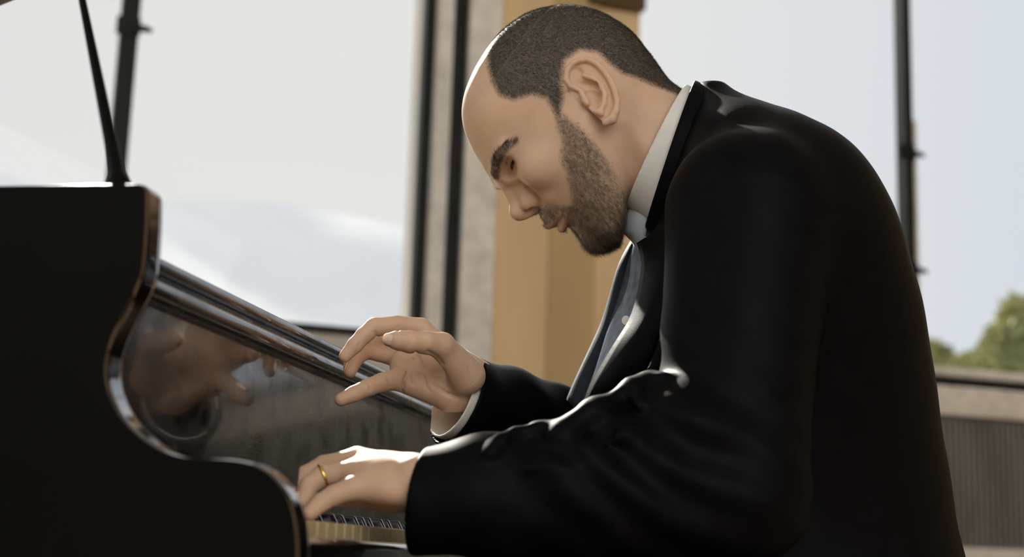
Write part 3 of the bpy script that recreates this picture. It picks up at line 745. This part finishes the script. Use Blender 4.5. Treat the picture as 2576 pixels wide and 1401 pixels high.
def far_sleeve(p, o=0.0):
    return smin(cap(p, FSH, FEL, 78 + o, 58 + o), chain(p, [FEL, c(1380, 1075, 1.59), c(1270, 1032, 1.54), FWR, c(1060, 985, 1.44)], [56 + o, 49.5 + o, 47 + o, 47 + o, 47 + o], 16), 30)
# neckline of the jacket: plane through the collar line, tilted
NKA, NKB = c(1738, 222, 1.5), c(1603, 606, 1.5)
_nd = unit(NKB - NKA); NKN = unit(np.cross(_nd, np.array([0, 0, 1.0]))); NKN = NKN if NKN[0] < 0 else -NKN   # points to the head
for pts_, r_ in (([(1236, 1142), (1262, 1112), (1300, 1088), (1350, 1080), (1402, 1078)], [7, 8, 8, 8, 5]),
                 ([(1392, 1104), (1450, 1066), (1520, 1030), (1590, 992), (1640, 962), (1672, 948)], [7, 11, 13, 13, 11, 7]),
                 ([(1596, 1002), (1606, 1022), (1604, 1044)], [8, 7, 4]), ([(1480, 1130), (1560, 1105), (1640, 1060)], [4, 6, 4]), ([(1300, 1180), (1380, 1170), (1450, 1190)], [3, 5, 3])):
    _q = []
    for x_, y_ in pts_:
        dr = c(x_, y_, 1.0) / 1000; zz = np.arange(1050.0, 1300.0, 1.0); vv = near_sleeve(dr[None] * zz[:, None]); ii = int(np.argmin(vv)) if not (vv < 4).any() else int(np.argmax(vv < 4))
        _q.append(dr * (zz[ii] + 4))
    _folds.append((_q, r_))
def jacket(p):
    d = smax(torso(p), (p - NKA) @ NKN, 5)
    d = smin(d, near_folds(p, smax(near_sleeve(p), (p - NWR) @ SLN - 2, 3)), 40)
    fs = smax(far_sleeve(p), (p - CUC) @ CUN, 2.0)
    d = smin(d, fs, 22)
    d = d + wrinkle(p)
    # the last centimetres of both sleeves are modelled finer, as hollow sleeve ends
    d = smax(d, smin(sph(p, CUC, 120), 1e3, 1) * 0 + np.where(sph(p, CUC, 150) < 0, (p - CUC) @ CUN + 42, -50), 0.5)
    d = smax(d, np.where(sph(p, NWR, 150) < 0, (p - NWR) @ SLN + 48, -50), 0.5)
    return d
def far_end(p):
    d = smax(far_sleeve(p) + wrinkle(p), (p - CUC) @ CUN, 2.0)
    d = smax(d, -smax(far_sleeve(p, -3.4) + wrinkle(p), -((p - CUC) @ CUN) - 40, 2), 1.0)
    return smax(d, -((p - CUC) @ CUN) - 52, 1)
def near_end(p):
    d = smax(near_sleeve(p) + wrinkle(p), (p - NWR) @ SLN - 2, 3)
    d = smax(d, -smax(near_sleeve(p, -3.6) + wrinkle(p), -((p - NWR) @ SLN) - 46, 2), 1.0)
    return smax(d, -((p - NWR) @ SLN) - 60, 1)

def join_mesh(name, parts):
    Vs, Fs, o = [], [], 0
    for V, Fq in parts: Vs.append(V); Fs.append(Fq + o); o += len(V)
    return np.concatenate(Vs), np.concatenate(Fs)
def normals_np(V, Fq):
    n = np.cross(V[Fq[:, 2]] - V[Fq[:, 0]], V[Fq[:, 3]] - V[Fq[:, 1]]); N_ = np.zeros_like(V)
    for i in range(Fq.shape[1]): np.add.at(N_, Fq[:, i], n)
    return N_ / np.maximum(np.linalg.norm(N_, axis=1), 1e-9)[:, None]

man = empty('person', tuple(toworld([c(1950, 1700, 1.5)])[0] * [1, 1, 0]))
tag(man, 'balding bearded man in a black jacket bent over the piano keys, right hand raised', 'person')

# head mesh in head coordinates
HVt, HF = nets(head_full, (-118, -190, -98), (146, 136, 98), 1.5)
HVt = relax(HVt, HF, 1, 0.35)
_cl = [([(1026, 934), (1018, 955), (1012, 978), (1012, 988)], 1.5, 3.0), ([(1046, 885), (1040, 905), (1036, 940), (1040, 965)], 1.1, 3.5),
       ([(1052, 896), (1062, 925), (1085, 962), (1120, 988), (1156, 1000)], 1.3, 4.0), ([(1076, 884), (1098, 896), (1112, 915)], 1.3, 4.0),
       ([(1064, 915), (1074, 950), (1080, 985)], 0.8, 3.0), ([(944, 834), (946, 846), (952, 852)], 1.0, 2.5), ([(905, 862), (900, 872)], 0.8, 2.0), ([(1000, 822), (1002, 832)], 0.9, 2.5),
       ([(1028, 846), (1031, 856), (1030, 868)], 0.5, 2.0), ([(1038, 848), (1040, 860)], 0.4, 2.0), ([(926, 962), (930, 984)], 0.6, 2.0), ([(974, 952), (980, 972)], 0.8, 2.5), ([(1178, 925), (1190, 960), (1175, 1005)], 0.6, 3.0)]
_rcre = [([surf(rhand, *q) for q in pts], r, k) for pts, r, k in _cl]
RV, RF = nets(rhand_full, c(820, 1060, 1.36) - [0, 0, 0], c(1350, 790, 1.60), 1.25)
RV = relax(RV, RF, 1, 0.4)
LV, LF = nets(lhand, c(690, 1360, 1.08), c(1190, 1080, 1.28), 1.3)
LV = relax(LV, LF, 1, 0.4)
def inner_body(p):
    d = torso(p, -16); d = smin(d, near_sleeve(p, -22), 20); d = smin(d, far_sleeve(p, -20), 20)
    d = smax(d, (p - CUC) @ CUN + 60, 5); d = smax(d, (p - NWR) @ SLN + 45, 5); d = smax(d, (p - NKA) @ NKN + 40, 8)
    return smax(d, -(p[:, 1] + 450), 10)
BV, BF = nets(inner_body, (-150, -470, 1080), (520, 230, 1780), 9.0)
V, Fq = join_mesh('b', [(h2c(HVt), HF), (RV, RF), (LV, LF), (BV, BF)])
me = mesh_np('body', toworld(V), Fq)
# skin tone pigment: stubble shade, lips, warmer knuckles
def hair_mask(q): # scalp hair density for head coordinates
    s = q.copy(); s[:, 2] = np.abs(s[:, 2]); x, y = hpx(s); xm, ym = hpx(s * [1, 1, 0] + [0, 0, 60])
    line = [(1262, 30), (1238, 80), (1228, 120), (1232, 170), (1244, 212), (1262, 246), (1300, 262), (1345, 252), (1378, 262), (1395, 292), (1412, 300), (1424, 262), (1418, 215), (1425, 170), (1460, 146), (1500, 150), (1535, 182), (1560, 200), (1610, 208), (1668, 222), (1720, 240), (1760, 120), (1600, -80), (1300, -80)]
    sdv = poly_sd(xm, ym, line) / HS
    m_ = np.clip((1.5 - sdv) / 7.0, 0, 1)
    # sparse on top of the crown front
    top = np.clip((35 - s[:, 2]) / 30, 0, 1) * np.clip((s[:, 0] - 5) / 40, 0, 1)
    return m_ * (1 - 0.85 * top) * (s[:, 1] > -75)
def beard_mask(q):
    s = q.copy(); s[:, 2] = np.abs(s[:, 2]); x, y = hpx(s)
    xm, ym = hpx(s * [1, 1, 0] + [0, 0, 0]); ls = s[:, 2]
    # outline measured on the near cheek in pixels
    poly = [(1392, 278), (1400, 310), (1412, 350), (1408, 392), (1425, 430), (1432, 468), (1436, 500), (1410, 508), (1385, 503), (1358, 512), (1338, 528), (1330, 560), (1300, 600), (1400, 700), (1560, 700), (1585, 600), (1598, 560), (1596, 510), (1572, 458), (1530, 398), (1490, 347), (1452, 308), (1420, 285), (1410, 272)]
    sdv = poly_sd(x, y, poly) / HS
    nz_ = 0.5 + 0.5 * np.sin(q[:, 0] * 0.55 + 2.1 * np.sin(q[:, 1] * 0.31)) * np.sin(q[:, 1] * 0.47 + 1.7 * np.sin(q[:, 0] * 0.23))
    m_ = np.clip((1.2 - sdv) / 7.0, 0, 1) * (0.55 + 0.45 * nz_)
    lips = np.minimum(cap(s, (121, -37.5, 0), (104, -44.0, 20), 4.6, 1.5), cap(s, (118, -47, 0), (103, -46, 19), 5.2, 1.5))
    m_ = m_ * np.clip(lips / 1.5, 0, 1)
    side_ = np.clip(1 - np.exp(-(((x - 1425) / 22.0) ** 2 + ((y - 556) / 22.0) ** 2)) * 0.8, 0, 1) * np.clip(1 - 0.6 * np.exp(-(((x - 1448) / 22.0) ** 2 + ((y - 578) / 22.0) ** 2)), 0, 1)
    thin = np.clip(1 - 0.75 * np.exp(-(((x - 1562) / 34.0) ** 2 + ((y - 445) / 75.0) ** 2)), 0, 1)
    return m_ * side_ * thin * (s[:, 0] > 8)
nh = len(HVt); tone = np.ones((len(V), 4), np.float32)
hm = hair_mask(HVt); bm_ = beard_mask(HVt)
stub = (1 - 0.80 * hm[:, None] * np.array([1.0, 0.95, 0.92])) * (1 - 0.55 * bm_[:, None] * np.array([1.0, 0.95, 0.92]))
s_ = HVt.copy(); s_[:, 2] = np.abs(s_[:, 2])
lp = np.minimum(cap(s_, (120, -36.5, 0), (105, -43.5, 18), 4.4, 2), cap(s_, (117, -48, 0), (103, -46, 18), 4.8, 2))
lm = np.clip(1 - lp / 1.5, 0, 1)[:, None]
stub = stub * (1 - lm * np.array([0.08, 0.17, 0.12]))
def onhead(px, py):
    ls = np.arange(95, -5, -0.5); q = np.stack([ab(px, py, l) for l in ls]); dd = head_sdf(q); i = int(np.argmax(dd < 0)); return q[i]
bx = chain(s_, [onhead(1250, 440), onhead(1251, 408), onhead(1262, 384), onhead(1282, 364), onhead(1306, 352)], [3.4, 4.6, 4.4, 3.4, 1.4], 2)
brow_d = bx
stub = stub * (1 - 0.5 * np.clip(1 - brow_d / 3, 0, 1)[:, None])
tone[:nh, :3] = stub
ca_ = me.color_attributes.new('tone', 'FLOAT_COLOR', 'POINT'); ca_.data.foreach_set('color', tone.ravel())
body = link('body', me, M['skin'], man)
HN = normals_np(HVt, HF)

# ---- strands of hair as tapered three sided slivers
def strands(name, roots, nrm, flow, length, width, mat, curl=0.25, seg=2):
    n = len(roots)
    d0 = nrm * 0.55 + flow + nrs.normal(size=(n, 3)) * curl; d0 /= np.linalg.norm(d0, axis=1)[:, None]
    d1 = d0 + flow * 0.5 + nrs.normal(size=(n, 3)) * curl * 0.8; d1 /= np.linalg.norm(d1, axis=1)[:, None]
    L_ = length[:, None]
    p0 = roots - nrm * 0.4; p1 = p0 + d0 * L_ * 0.5; p2 = p1 + d1 * L_ * 0.5
    u = np.cross(d0, nrs.normal(size=(n, 3))); u /= np.linalg.norm(u, axis=1)[:, None]; v = np.cross(d0, u)
    ring = []
    for p_, w_ in ((p0, width), (p1, width * 0.8)):
        for k in range(3):
            an = 2 * math.pi * k / 3; ring.append(p_ + (u * math.cos(an) + v * math.sin(an)) * w_)
    Vv = np.stack(ring + [p2], 1)          # n,7,3
    base = (np.arange(n) * 7)[:, None]
    q_ = np.concatenate([base + np.array([[k, (k + 1) % 3, 3 + (k + 1) % 3, 3 + k]]) for k in range(3)], 0)
    t_ = np.concatenate([base + np.array([[3 + k, 3 + (k + 1) % 3, 6, 6]]) for k in range(3)], 0)
    Vv = toworld(h2c(Vv.reshape(-1, 3)))
    me = bpy.data.meshes.new(name)
    tri = t_[:, :3]
    allv = np.concatenate([q_.ravel(), tri.ravel()]).astype(np.int32)
    ls = np.concatenate([np.arange(len(q_)) * 4, len(q_) * 4 + np.arange(len(tri)) * 3]).astype(np.int32)
    lt = np.concatenate([np.full(len(q_), 4), np.full(len(tri), 3)]).astype(np.int32)
    me.vertices.add(len(Vv)); me.vertices.foreach_set('co', Vv.astype(np.float32).ravel())
    me.loops.add(len(allv)); me.loops.foreach_set('vertex_index', allv)
    me.polygons.add(len(ls)); me.polygons.foreach_set('loop_start', ls); me.polygons.foreach_set('loop_total', lt)
    me.update(calc_edges=True)
    return link(name, me, mat, man)
def scatter(mask_v, n):
    c4 = HVt[HF]; ar = np.linalg.norm(np.cross(c4[:, 2] - c4[:, 0], c4[:, 3] - c4[:, 1]), axis=1) * 0.5
    w_ = ar * mask_v[HF].mean(1); w_ = w_ / w_.sum()
    f = nrs.choice(len(HF), n, p=w_); u = nrs.rand(n, 1); v = nrs.rand(n, 1)
    q = c4[f]; p_ = (q[:, 0] * (1 - u) + q[:, 1] * u) * (1 - v) + (q[:, 3] * (1 - u) + q[:, 2] * u) * v
    nn = HN[HF[f, 0]]
    return p_, nn
def tangent(fl, nn): t = fl - (fl * nn).sum(1)[:, None] * nn; return t / np.maximum(np.linalg.norm(t, axis=1), .2)[:, None]
rt, nn = scatter(hm, 75000)
fl = np.stack([0.25 + 0 * rt[:, 0], -0.9 + 0 * rt[:, 0], 0.1 * np.sign(rt[:, 2])], 1)
fl[:, 0] = np.where(rt[:, 1] > 90, 0.9, np.where(rt[:, 0] > 20, 0.5, -0.15)); fl[:, 1] = np.where(rt[:, 1] > 90, -0.2, -0.9)
dens = hair_mask(rt)
strands('hair', rt, nn, tangent(fl, nn) * 0.75, (2.6 + 2.2 * nrs.rand(len(rt))) * (0.45 + 0.55 * dens), 0.085, M['hair'], 0.22)
rt, nn = scatter(bm_, 19000)
fl = np.stack([0.15 + 0 * rt[:, 0], -1 + 0 * rt[:, 0], 0 * rt[:, 0]], 1)
chin = np.clip((rt[:, 0] - 60) / 40, 0, 1) * np.clip((-rt[:, 1] - 40) / 40, 0, 1)
mst = np.clip((rt[:, 0] - 100) / 8, 0, 1) * np.clip((rt[:, 1] + 45) / 8, 0, 1)
strands('beard', rt, nn, tangent(fl, nn) * 0.8, (4.0 + 3.0 * nrs.rand(len(rt))) * (0.8 + 0.9 * chin - 0.15 * mst), 0.085, M['beardhair'], 0.34)
brm = np.clip(1 - brow_d / 1.5, 0, 1) * (HVt[:, 2] > 0); brm2 = np.clip(1 - brow_d / 1.5, 0, 1) * (HVt[:, 2] < 0)
for mk_ in (brm, brm2):
    rt, nn = scatter(mk_, 1000)
    fl = np.stack([-0.35 + 0 * rt[:, 0], 0.15 + 0 * rt[:, 0], np.sign(rt[:, 2])], 1)
    strands('eyebrow', rt, nn, tangent(fl, nn) * 0.9, 5.0 + 3 * nrs.rand(len(rt)), 0.085, M['hair'], 0.2)
# eyes: ball with a darker iris looking down, plus lashes
for sg in (1, -1):
    eo = np.array([81.5, 28.0, 32.5 * sg]); look = unit((0.86, -0.30, 0.42 * sg))
    nu, nv = 24, 18
    th, ph = np.meshgrid(np.linspace(0, math.pi, nv), np.linspace(0, 2 * math.pi, nu, endpoint=False), indexing='ij')
    t1 = unit(np.cross(look, (0.1, 0.2, 1))); t2 = np.cross(look, t1)
    def cappart(th0, th1, R_, nm, mt):
        T_, P_ = np.meshgrid(np.linspace(th0, th1, 12), np.linspace(0, 2 * math.pi, 28, endpoint=False), indexing='ij')
        pts = eo + R_ * (np.cos(T_)[..., None] * look + np.sin(T_)[..., None] * (np.cos(P_)[..., None] * t1 + np.sin(P_)[..., None] * t2))
        Fq_ = [(i * 28 + j, i * 28 + (j + 1) % 28, (i + 1) * 28 + (j + 1) % 28, (i + 1) * 28 + j) for i in range(11) for j in range(28)]
        return link(nm, mesh_np(nm, toworld(h2c(pts.reshape(-1, 3))), Fq_), mt, man)
    eb = cappart(0.02, 3.1, 12.0, 'eyeball', M['eye'])
    ir = cappart(0.0, 0.52, 12.25, 'iris', M['iris'])
    rts = []
    for i in range(130):
        u = rnd.uniform(-1, 1); u = rnd.uniform(-0.8, 1.15); an_ = u; l_ = (32.5 + 13.8 * math.sin(an_)) * sg; a_ = 81.5 + 13.8 * math.cos(an_); rts.append((a_, 28.2 - 0.5 * u * u, l_))
    rts = np.array(rts); nn = rts - eo; nn /= np.linalg.norm(nn, axis=1)[:, None]
    strands('eyelashes', rts, nn, np.array([[0.15, -0.75, 0.0]]) * np.ones((len(rts), 1)), 4.5 + 2 * nrs.rand(len(rts)), 0.09, M['hair'], 0.12)
# fingernails on the near thumb and little finger of the raised hand
def nail(name, centre, axis, nrm, w, l):
    axis = unit(axis); nrm = unit(nrm - (nrm @ axis) * axis); sd2 = np.cross(axis, nrm)
    V = []; n = 9
    for i in range(n):
        for j in range(n):
            u = -1 + 2 * i / (n - 1); v = -1 + 2 * j / (n - 1)
            e_ = 1 - 0.25 * (abs(u) ** 3) * (1 if v > 0 else .6)
            V.append(centre + axis * l * v * e_ + sd2 * w * u * (1 - 0.12 * v * v) - nrm * 2.2 * u * u)
    Fq = [(i * n + j, (i + 1) * n + j, (i + 1) * n + j + 1, i * n + j + 1) for i in range(n - 1) for j in range(n - 1)]
    o = link(name, mesh_np(name, toworld(np.array(V)), Fq), M['nail'], man)
    md = o.modifiers.new('t', 'SOLIDIFY'); md.thickness = 0.0007; md.offset = 0
nc_ = surf(rhand, 981, 856)
nail('fingernail', nc_ + np.array([0, 0, -0.25]), c(966, 851, 1.3) - c(1000, 858, 1.3), np.array([-0.16, -0.10, -1.0]), 5.6, 6.8)

# ---- clothes
JV, JF = nets(jacket, (-140, -480, 1060), (530, 232, 1800), 3.5)
JV = relax(JV, JF, 2, 0.5)
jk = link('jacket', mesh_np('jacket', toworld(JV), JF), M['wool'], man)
for fn_, ctr in ((far_end, CUC), (near_end, NWR)):
    VV, FF = nets(fn_, ctr - 110, ctr + 110, 1.35, band=2.5)
    link('sleeve_end', mesh_np('sleeve_end', toworld(relax(VV, FF, 1, .4)), FF), M['wool'], man)
# shirt inside the jacket, collar round the neck
def neckcol(q, grow): # tube round the neck in head coordinates
    nk = np.hypot((q[:, 0] + 13 + 0.02 * (q[:, 1] + 60)) / (65.0 + grow), q[:, 2] / (60.0 + grow)); return (nk - 1) * (60 + grow)
CT0, CT1 = ab(1722, 228), ab(1576, 512)
def collar_top(q): # height of the collar's upper edge along a
    t = (q[:, 0] - CT0[0]) / (CT1[0] - CT0[0]); return CT0[1] + (CT1[1] - CT0[1]) * t
def shirt_collar(p):
    q = c2h(p); g_ = 6 + np.clip(-(q[:, 1] - collar_top(q)) * 0.10, 0, 5)
    shell = np.abs(neckcol(q, g_)) - 1.7
    shell = smax(shell, q[:, 1] - collar_top(q), 1.0)
    x, y = hpx(q)
    low = -(q[:, 1] - collar_top(q) + 62)
    leaf = np.where((q[:, 2] > -5) & (q[:, 0] > -10), (y - 516 - (x - 1575) * 0.47) * 0.9 / HS, -50.0)
    shell = smax(shell, leaf, 0.8)
    return smax(shell, low, 1.0)
lo = h2c(np.array([[-90, -190, -80], [110, -40, 80], [-90, -40, 80], [110, -190, -80], [-90, -190, 80], [110, -40, -80], [110, -190, 80], [-90, -40, -80]]))
CV, CFq = nets(shirt_collar, lo.min(0), lo.max(0), 1.6, band=2.5)
cl = link('shirt_collar', mesh_np('shirt_collar', toworld(relax(CV, CFq, 1, .4)), CFq), M['shirt'], man)
def shirt(p):
    d = torso(p, -14)
    d = smax(d, (p - NKA) @ NKN + 14, 4)
    return smax(np.abs(d) - 2.0, -(p[:, 1] + 455), 3)
SV, SF = nets(shirt, (-140, -470, 1200), (520, 232, 1780), 6.0)
link('shirt', mesh_np('shirt', toworld(relax(SV, SF, 1, .4)), SF), M['bluecloth'], man)
# shirt cuffs
def cuff(sleeve, o, C0, N0, out_, dep):
    def f(p):
        s = np.abs(sleeve(p, o)) - 1.3
        k = (p - C0) @ N0
        return smax(smax(s, k - out_, 1), -k - dep, 1)
    return f
VV, FF = nets(cuff(far_sleeve, -8.5, CUC, CUN, 6.5, 40), c(1070, 1140, 1.40), c(1270, 880, 1.56), 1.1, band=2.5)
link('shirt_cuff', mesh_np('shirt_cuff', toworld(VV), FF), M['shirt'], man)
#@@MORE@@
def patch(name, Lp, Rp, mat, fn=None, dep=None, off=4.0, n=26, m_=9, thick=2.5, bulge=0.0):
    """cloth panel between two drawn edges, laid on a body surface (fn) or at its own curved depth (dep)"""
    def res(pts):
        pts = np.array(pts, float); s_ = np.concatenate([[0], np.cumsum(np.hypot(*np.diff(pts[:, :2], axis=0).T))]); s_ /= s_[-1]
        u = np.linspace(0, 1, n); r = np.stack([np.interp(u, s_, pts[:, k]) for k in range(pts.shape[1])], 1)
        k = np.array([.25, .5, .25])
        for _ in range(3):
            q = r.copy(); q[1:-1] = r[:-2] * .25 + r[1:-1] * .5 + r[2:] * .25; r = q
        return r
    A, B = res(Lp), res(Rp)
    V = np.zeros((n, m_, 3))
    for j in range(m_):
        t = j / (m_ - 1); px = A[:, 0] * (1 - t) + B[:, 0] * t; py = A[:, 1] * (1 - t) + B[:, 1] * t
        if fn is None:
            dd = A[:, 2] * (1 - t) + B[:, 2] * t - bulge * math.sin(math.pi * t)
            V[:, j] = np.stack([c(px[i], py[i], dd[i]) for i in range(n)])
        else:
            dirs = np.stack([c(px[i], py[i], 1.0) / 1000 for i in range(n)]); ln = np.linalg.norm(dirs, axis=1)
            z = np.full(n, 1050.0)
            for _ in range(90):
                z = np.minimum(z + np.clip(fn(dirs * z[:, None]), -30, 30) * 0.8, 1520)
            V[:, j] = dirs * (z - off)[:, None]
    # smooth the depth
    for _ in range(6):
        Vn = V.copy(); Vn[1:-1] = V[:-2] * .25 + V[1:-1] * .5 + V[2:] * .25
        dz = Vn[..., 2] / V[..., 2]; V = V * dz[..., None]
    Fq = [(i * m_ + j, (i + 1) * m_ + j, (i + 1) * m_ + j + 1, i * m_ + j + 1) for i in range(n - 1) for j in range(m_ - 1)]
    o = link(name, mesh_np(name, toworld(V.reshape(-1, 3)), Fq), mat, man)
    md = o.modifiers.new('thickness', 'SOLIDIFY'); md.thickness = thick / 1000; md.offset = 0
    return o
J0, J1 = ab(1745, 215, 0), ab(1614, 556, 38)
def jtop(q): return J0[1] + (J1[1] - J0[1]) * (q[:, 0] - J0[0]) / (J1[0] - J0[0])
def jacket_collar(p):
    q = c2h(p); dn = jtop(q) - q[:, 1]
    shell = np.abs(neckcol(q, 13.5 + np.clip(dn * 0.13, 0, 9))) - 2.6
    shell = smax(shell, -dn, 2.5)
    return smax(shell, dn - (42 + 0.10 * (q[:, 0] + 80)), 2.0)
VV, FF = nets(jacket_collar, lo.min(0) - 15, lo.max(0) + 15, 1.6, band=2.5)
link('jacket_collar', mesh_np('jacket_collar', toworld(relax(VV, FF, 1, .4)), FF), M['wool'], man)
patch('lapel', [(1593, 602, 1.53), (1558, 664, 1.535), (1537, 741, 1.54), (1516, 814, 1.545), (1477, 896, 1.545), (1443, 968, 1.54), (1428, 1006, 1.54)],
      [(1601, 608, 1.52), (1586, 656, 1.525), (1562, 750, 1.53), (1536, 823, 1.53), (1506, 921, 1.53), (1484, 975, 1.525), (1458, 1040, 1.52)], M['lapelwool'], thick=4, bulge=0.006)
patch('shirt_front', [(1598, 606, 1.515), (1582, 656, 1.52), (1557, 750, 1.525), (1531, 823, 1.525), (1501, 921, 1.52), (1454, 1040, 1.515)],
      [(1640, 600, 1.47), (1640, 656, 1.455), (1622, 758, 1.45), (1606, 810, 1.45), (1572, 857, 1.455), (1540, 905, 1.46), (1506, 964, 1.47), (1476, 1040, 1.49)], M['bluecloth'], thick=2, bulge=0.004)
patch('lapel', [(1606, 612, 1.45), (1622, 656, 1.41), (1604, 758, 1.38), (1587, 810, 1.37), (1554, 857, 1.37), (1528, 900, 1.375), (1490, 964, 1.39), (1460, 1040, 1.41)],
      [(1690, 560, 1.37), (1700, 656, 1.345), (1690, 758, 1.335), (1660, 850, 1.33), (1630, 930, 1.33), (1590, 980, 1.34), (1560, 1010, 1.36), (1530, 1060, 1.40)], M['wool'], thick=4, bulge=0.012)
patch('collar_stand', [(1577, 514, 1.475), (1566, 548, 1.478), (1566, 582, 1.48), (1588, 603, 1.485), (1597, 618, 1.49)], [(1632, 520, 1.455), (1630, 555, 1.455), (1625, 590, 1.46), (1618, 612, 1.465), (1612, 630, 1.47)], M['stand'], thick=2, bulge=0.006)
bt = MB()
bc = P(1575, 806, 1.462); tocam = Vector(-ray(1575, 806)).normalized(); bn = (tocam + Vector((-0.5, 0, 0.1))).normalized()
bt.tube([Vector(bc) - bn * 0.0012, Vector(bc) + bn * 0.0012], [0.0048, 0.0048], n=20)
bt.build('shirt_button', M['button'], man, bevel=0.0006, smooth=True)
sm = MB(); sm.tube([P(x, y, 1.447) for x, y in ((1574, 822), (1560, 845), (1549, 882), (1546, 918), (1553, 950), (1551, 985))], [0.0012] * 6, n=6)
sm.build('shirt_placket', M['shirt'], man, smooth=True)
# wedding ring on the near hand
rg0, rg1 = c(830, 1194, 1.1835), c(796, 1207, 1.180); rc_ = c(812, 1197, 1.1835); rax = unit(rg1 - rg0)
ra_ = unit(np.cross(rax, (0, 0, 1))); rb_ = np.cross(rax, ra_); V = []; Fq = []; n = 36; pr = [(-1.6, 0), (-1.2, .9), (0, 1.2), (1.2, .9), (1.6, 0), (0, -.4)]
for i in range(n):
    an = 2 * math.pi * i / n
    for (w_, h_) in pr: V.append(rc_ + rax * w_ + (ra_ * math.cos(an) + rb_ * math.sin(an)) * (9.3 + h_))
for i in range(n):
    for k in range(6): Fq.append((i * 6 + k, i * 6 + (k + 1) % 6, ((i + 1) % n) * 6 + (k + 1) % 6, ((i + 1) % n) * 6 + k))
link('wedding_ring', mesh_np('wedding_ring', toworld(np.array(V)), Fq), M['gold'], man)
# trousers, shoes and bench below the frame
def wcam(v): # world metres -> camera mm
    v = np.asarray(v, float) - CC; return np.array([v @ CR, v @ CU, v @ CF]) * 1000
hipc = toworld([c(1900, 1560, 1.5)])[0]
bz = 0.47
legs = []
hx, hy = hipc[0], hipc[1]
pts = [((hx, hy - .10, .53), (hx - .43, hy - .14, .52), (hx - .40, hy - .12, .10)), ((hx, hy + .10, .53), (hx - .43, hy + .14, .52), (hx - .40, hy + .12, .10))]
def trousers(p):
    d = ell(p, wcam((hx + .02, hy, .61)), np.eye(3), (150, 140, 170))
    for a, b, e_ in pts:
        d = smin(d, cap(p, wcam(a), wcam(b), 82, 66), 30); d = smin(d, cap(p, wcam(b), wcam(e_), 66, 56), 20)
    return d
w_ = [wcam((hx + a, hy + b, z)) for a in (-.6, .3) for b in (-.35, .35) for z in (0.0, .85)]
w_ = np.array(w_)
VV, FF = nets(trousers, w_.min(0), w_.max(0), 10.0)
link('trousers', mesh_np('trousers', toworld(relax(VV, FF, 2)), FF), M['wool'], man)
for a, b, e_ in pts:
    def shoe(p, e_=e_):
        return smax(smin(cap(p, wcam((e_[0] + .05, e_[1], .05)), wcam((e_[0] - .15, e_[1], .04)), 48, 42), cap(p, wcam((e_[0], e_[1], .12)), wcam((e_[0], e_[1], .05)), 45, 45), 20), -((p - wcam((e_[0], e_[1], 0.0))) @ (wcam((0, 0, 1)) - wcam((0, 0, 0))) / 1000), 3)
    w_ = np.array([wcam((e_[0] + i, e_[1] + j, k)) for i in (-.25, .15) for j in (-.1, .1) for k in (-.01, .22)])
    VV, FF = nets(shoe, w_.min(0), w_.max(0), 6.0)
    link('shoe', mesh_np('shoe', toworld(VV), FF), M['shoe'], man)
bench = empty('piano_bench', (hx, hy, 0)); tag(bench, 'black padded piano bench under the seated man, below his jacket', 'bench')
idf = lambda x, y, z: (x, y, z)
MB().box(idf, (hx - .18, hy - .30, .37), (hx + .20, hy + .30, .448)).build('seat', M['shoe'], bench, bevel=0.02, smooth=True)
MB().box(idf, (hx - .17, hy - .29, .31), (hx + .19, hy + .29, .37)).build('seat_frame', M['casing'], bench)
for a in (-.15, .17):
    for b in (-.27, .27): MB().box(idf, (hx + a - .02, hy + b - .02, 0), (hx + a + .02, hy + b + .02, .31)).build('leg', M['casing'], bench, bevel=0.003)
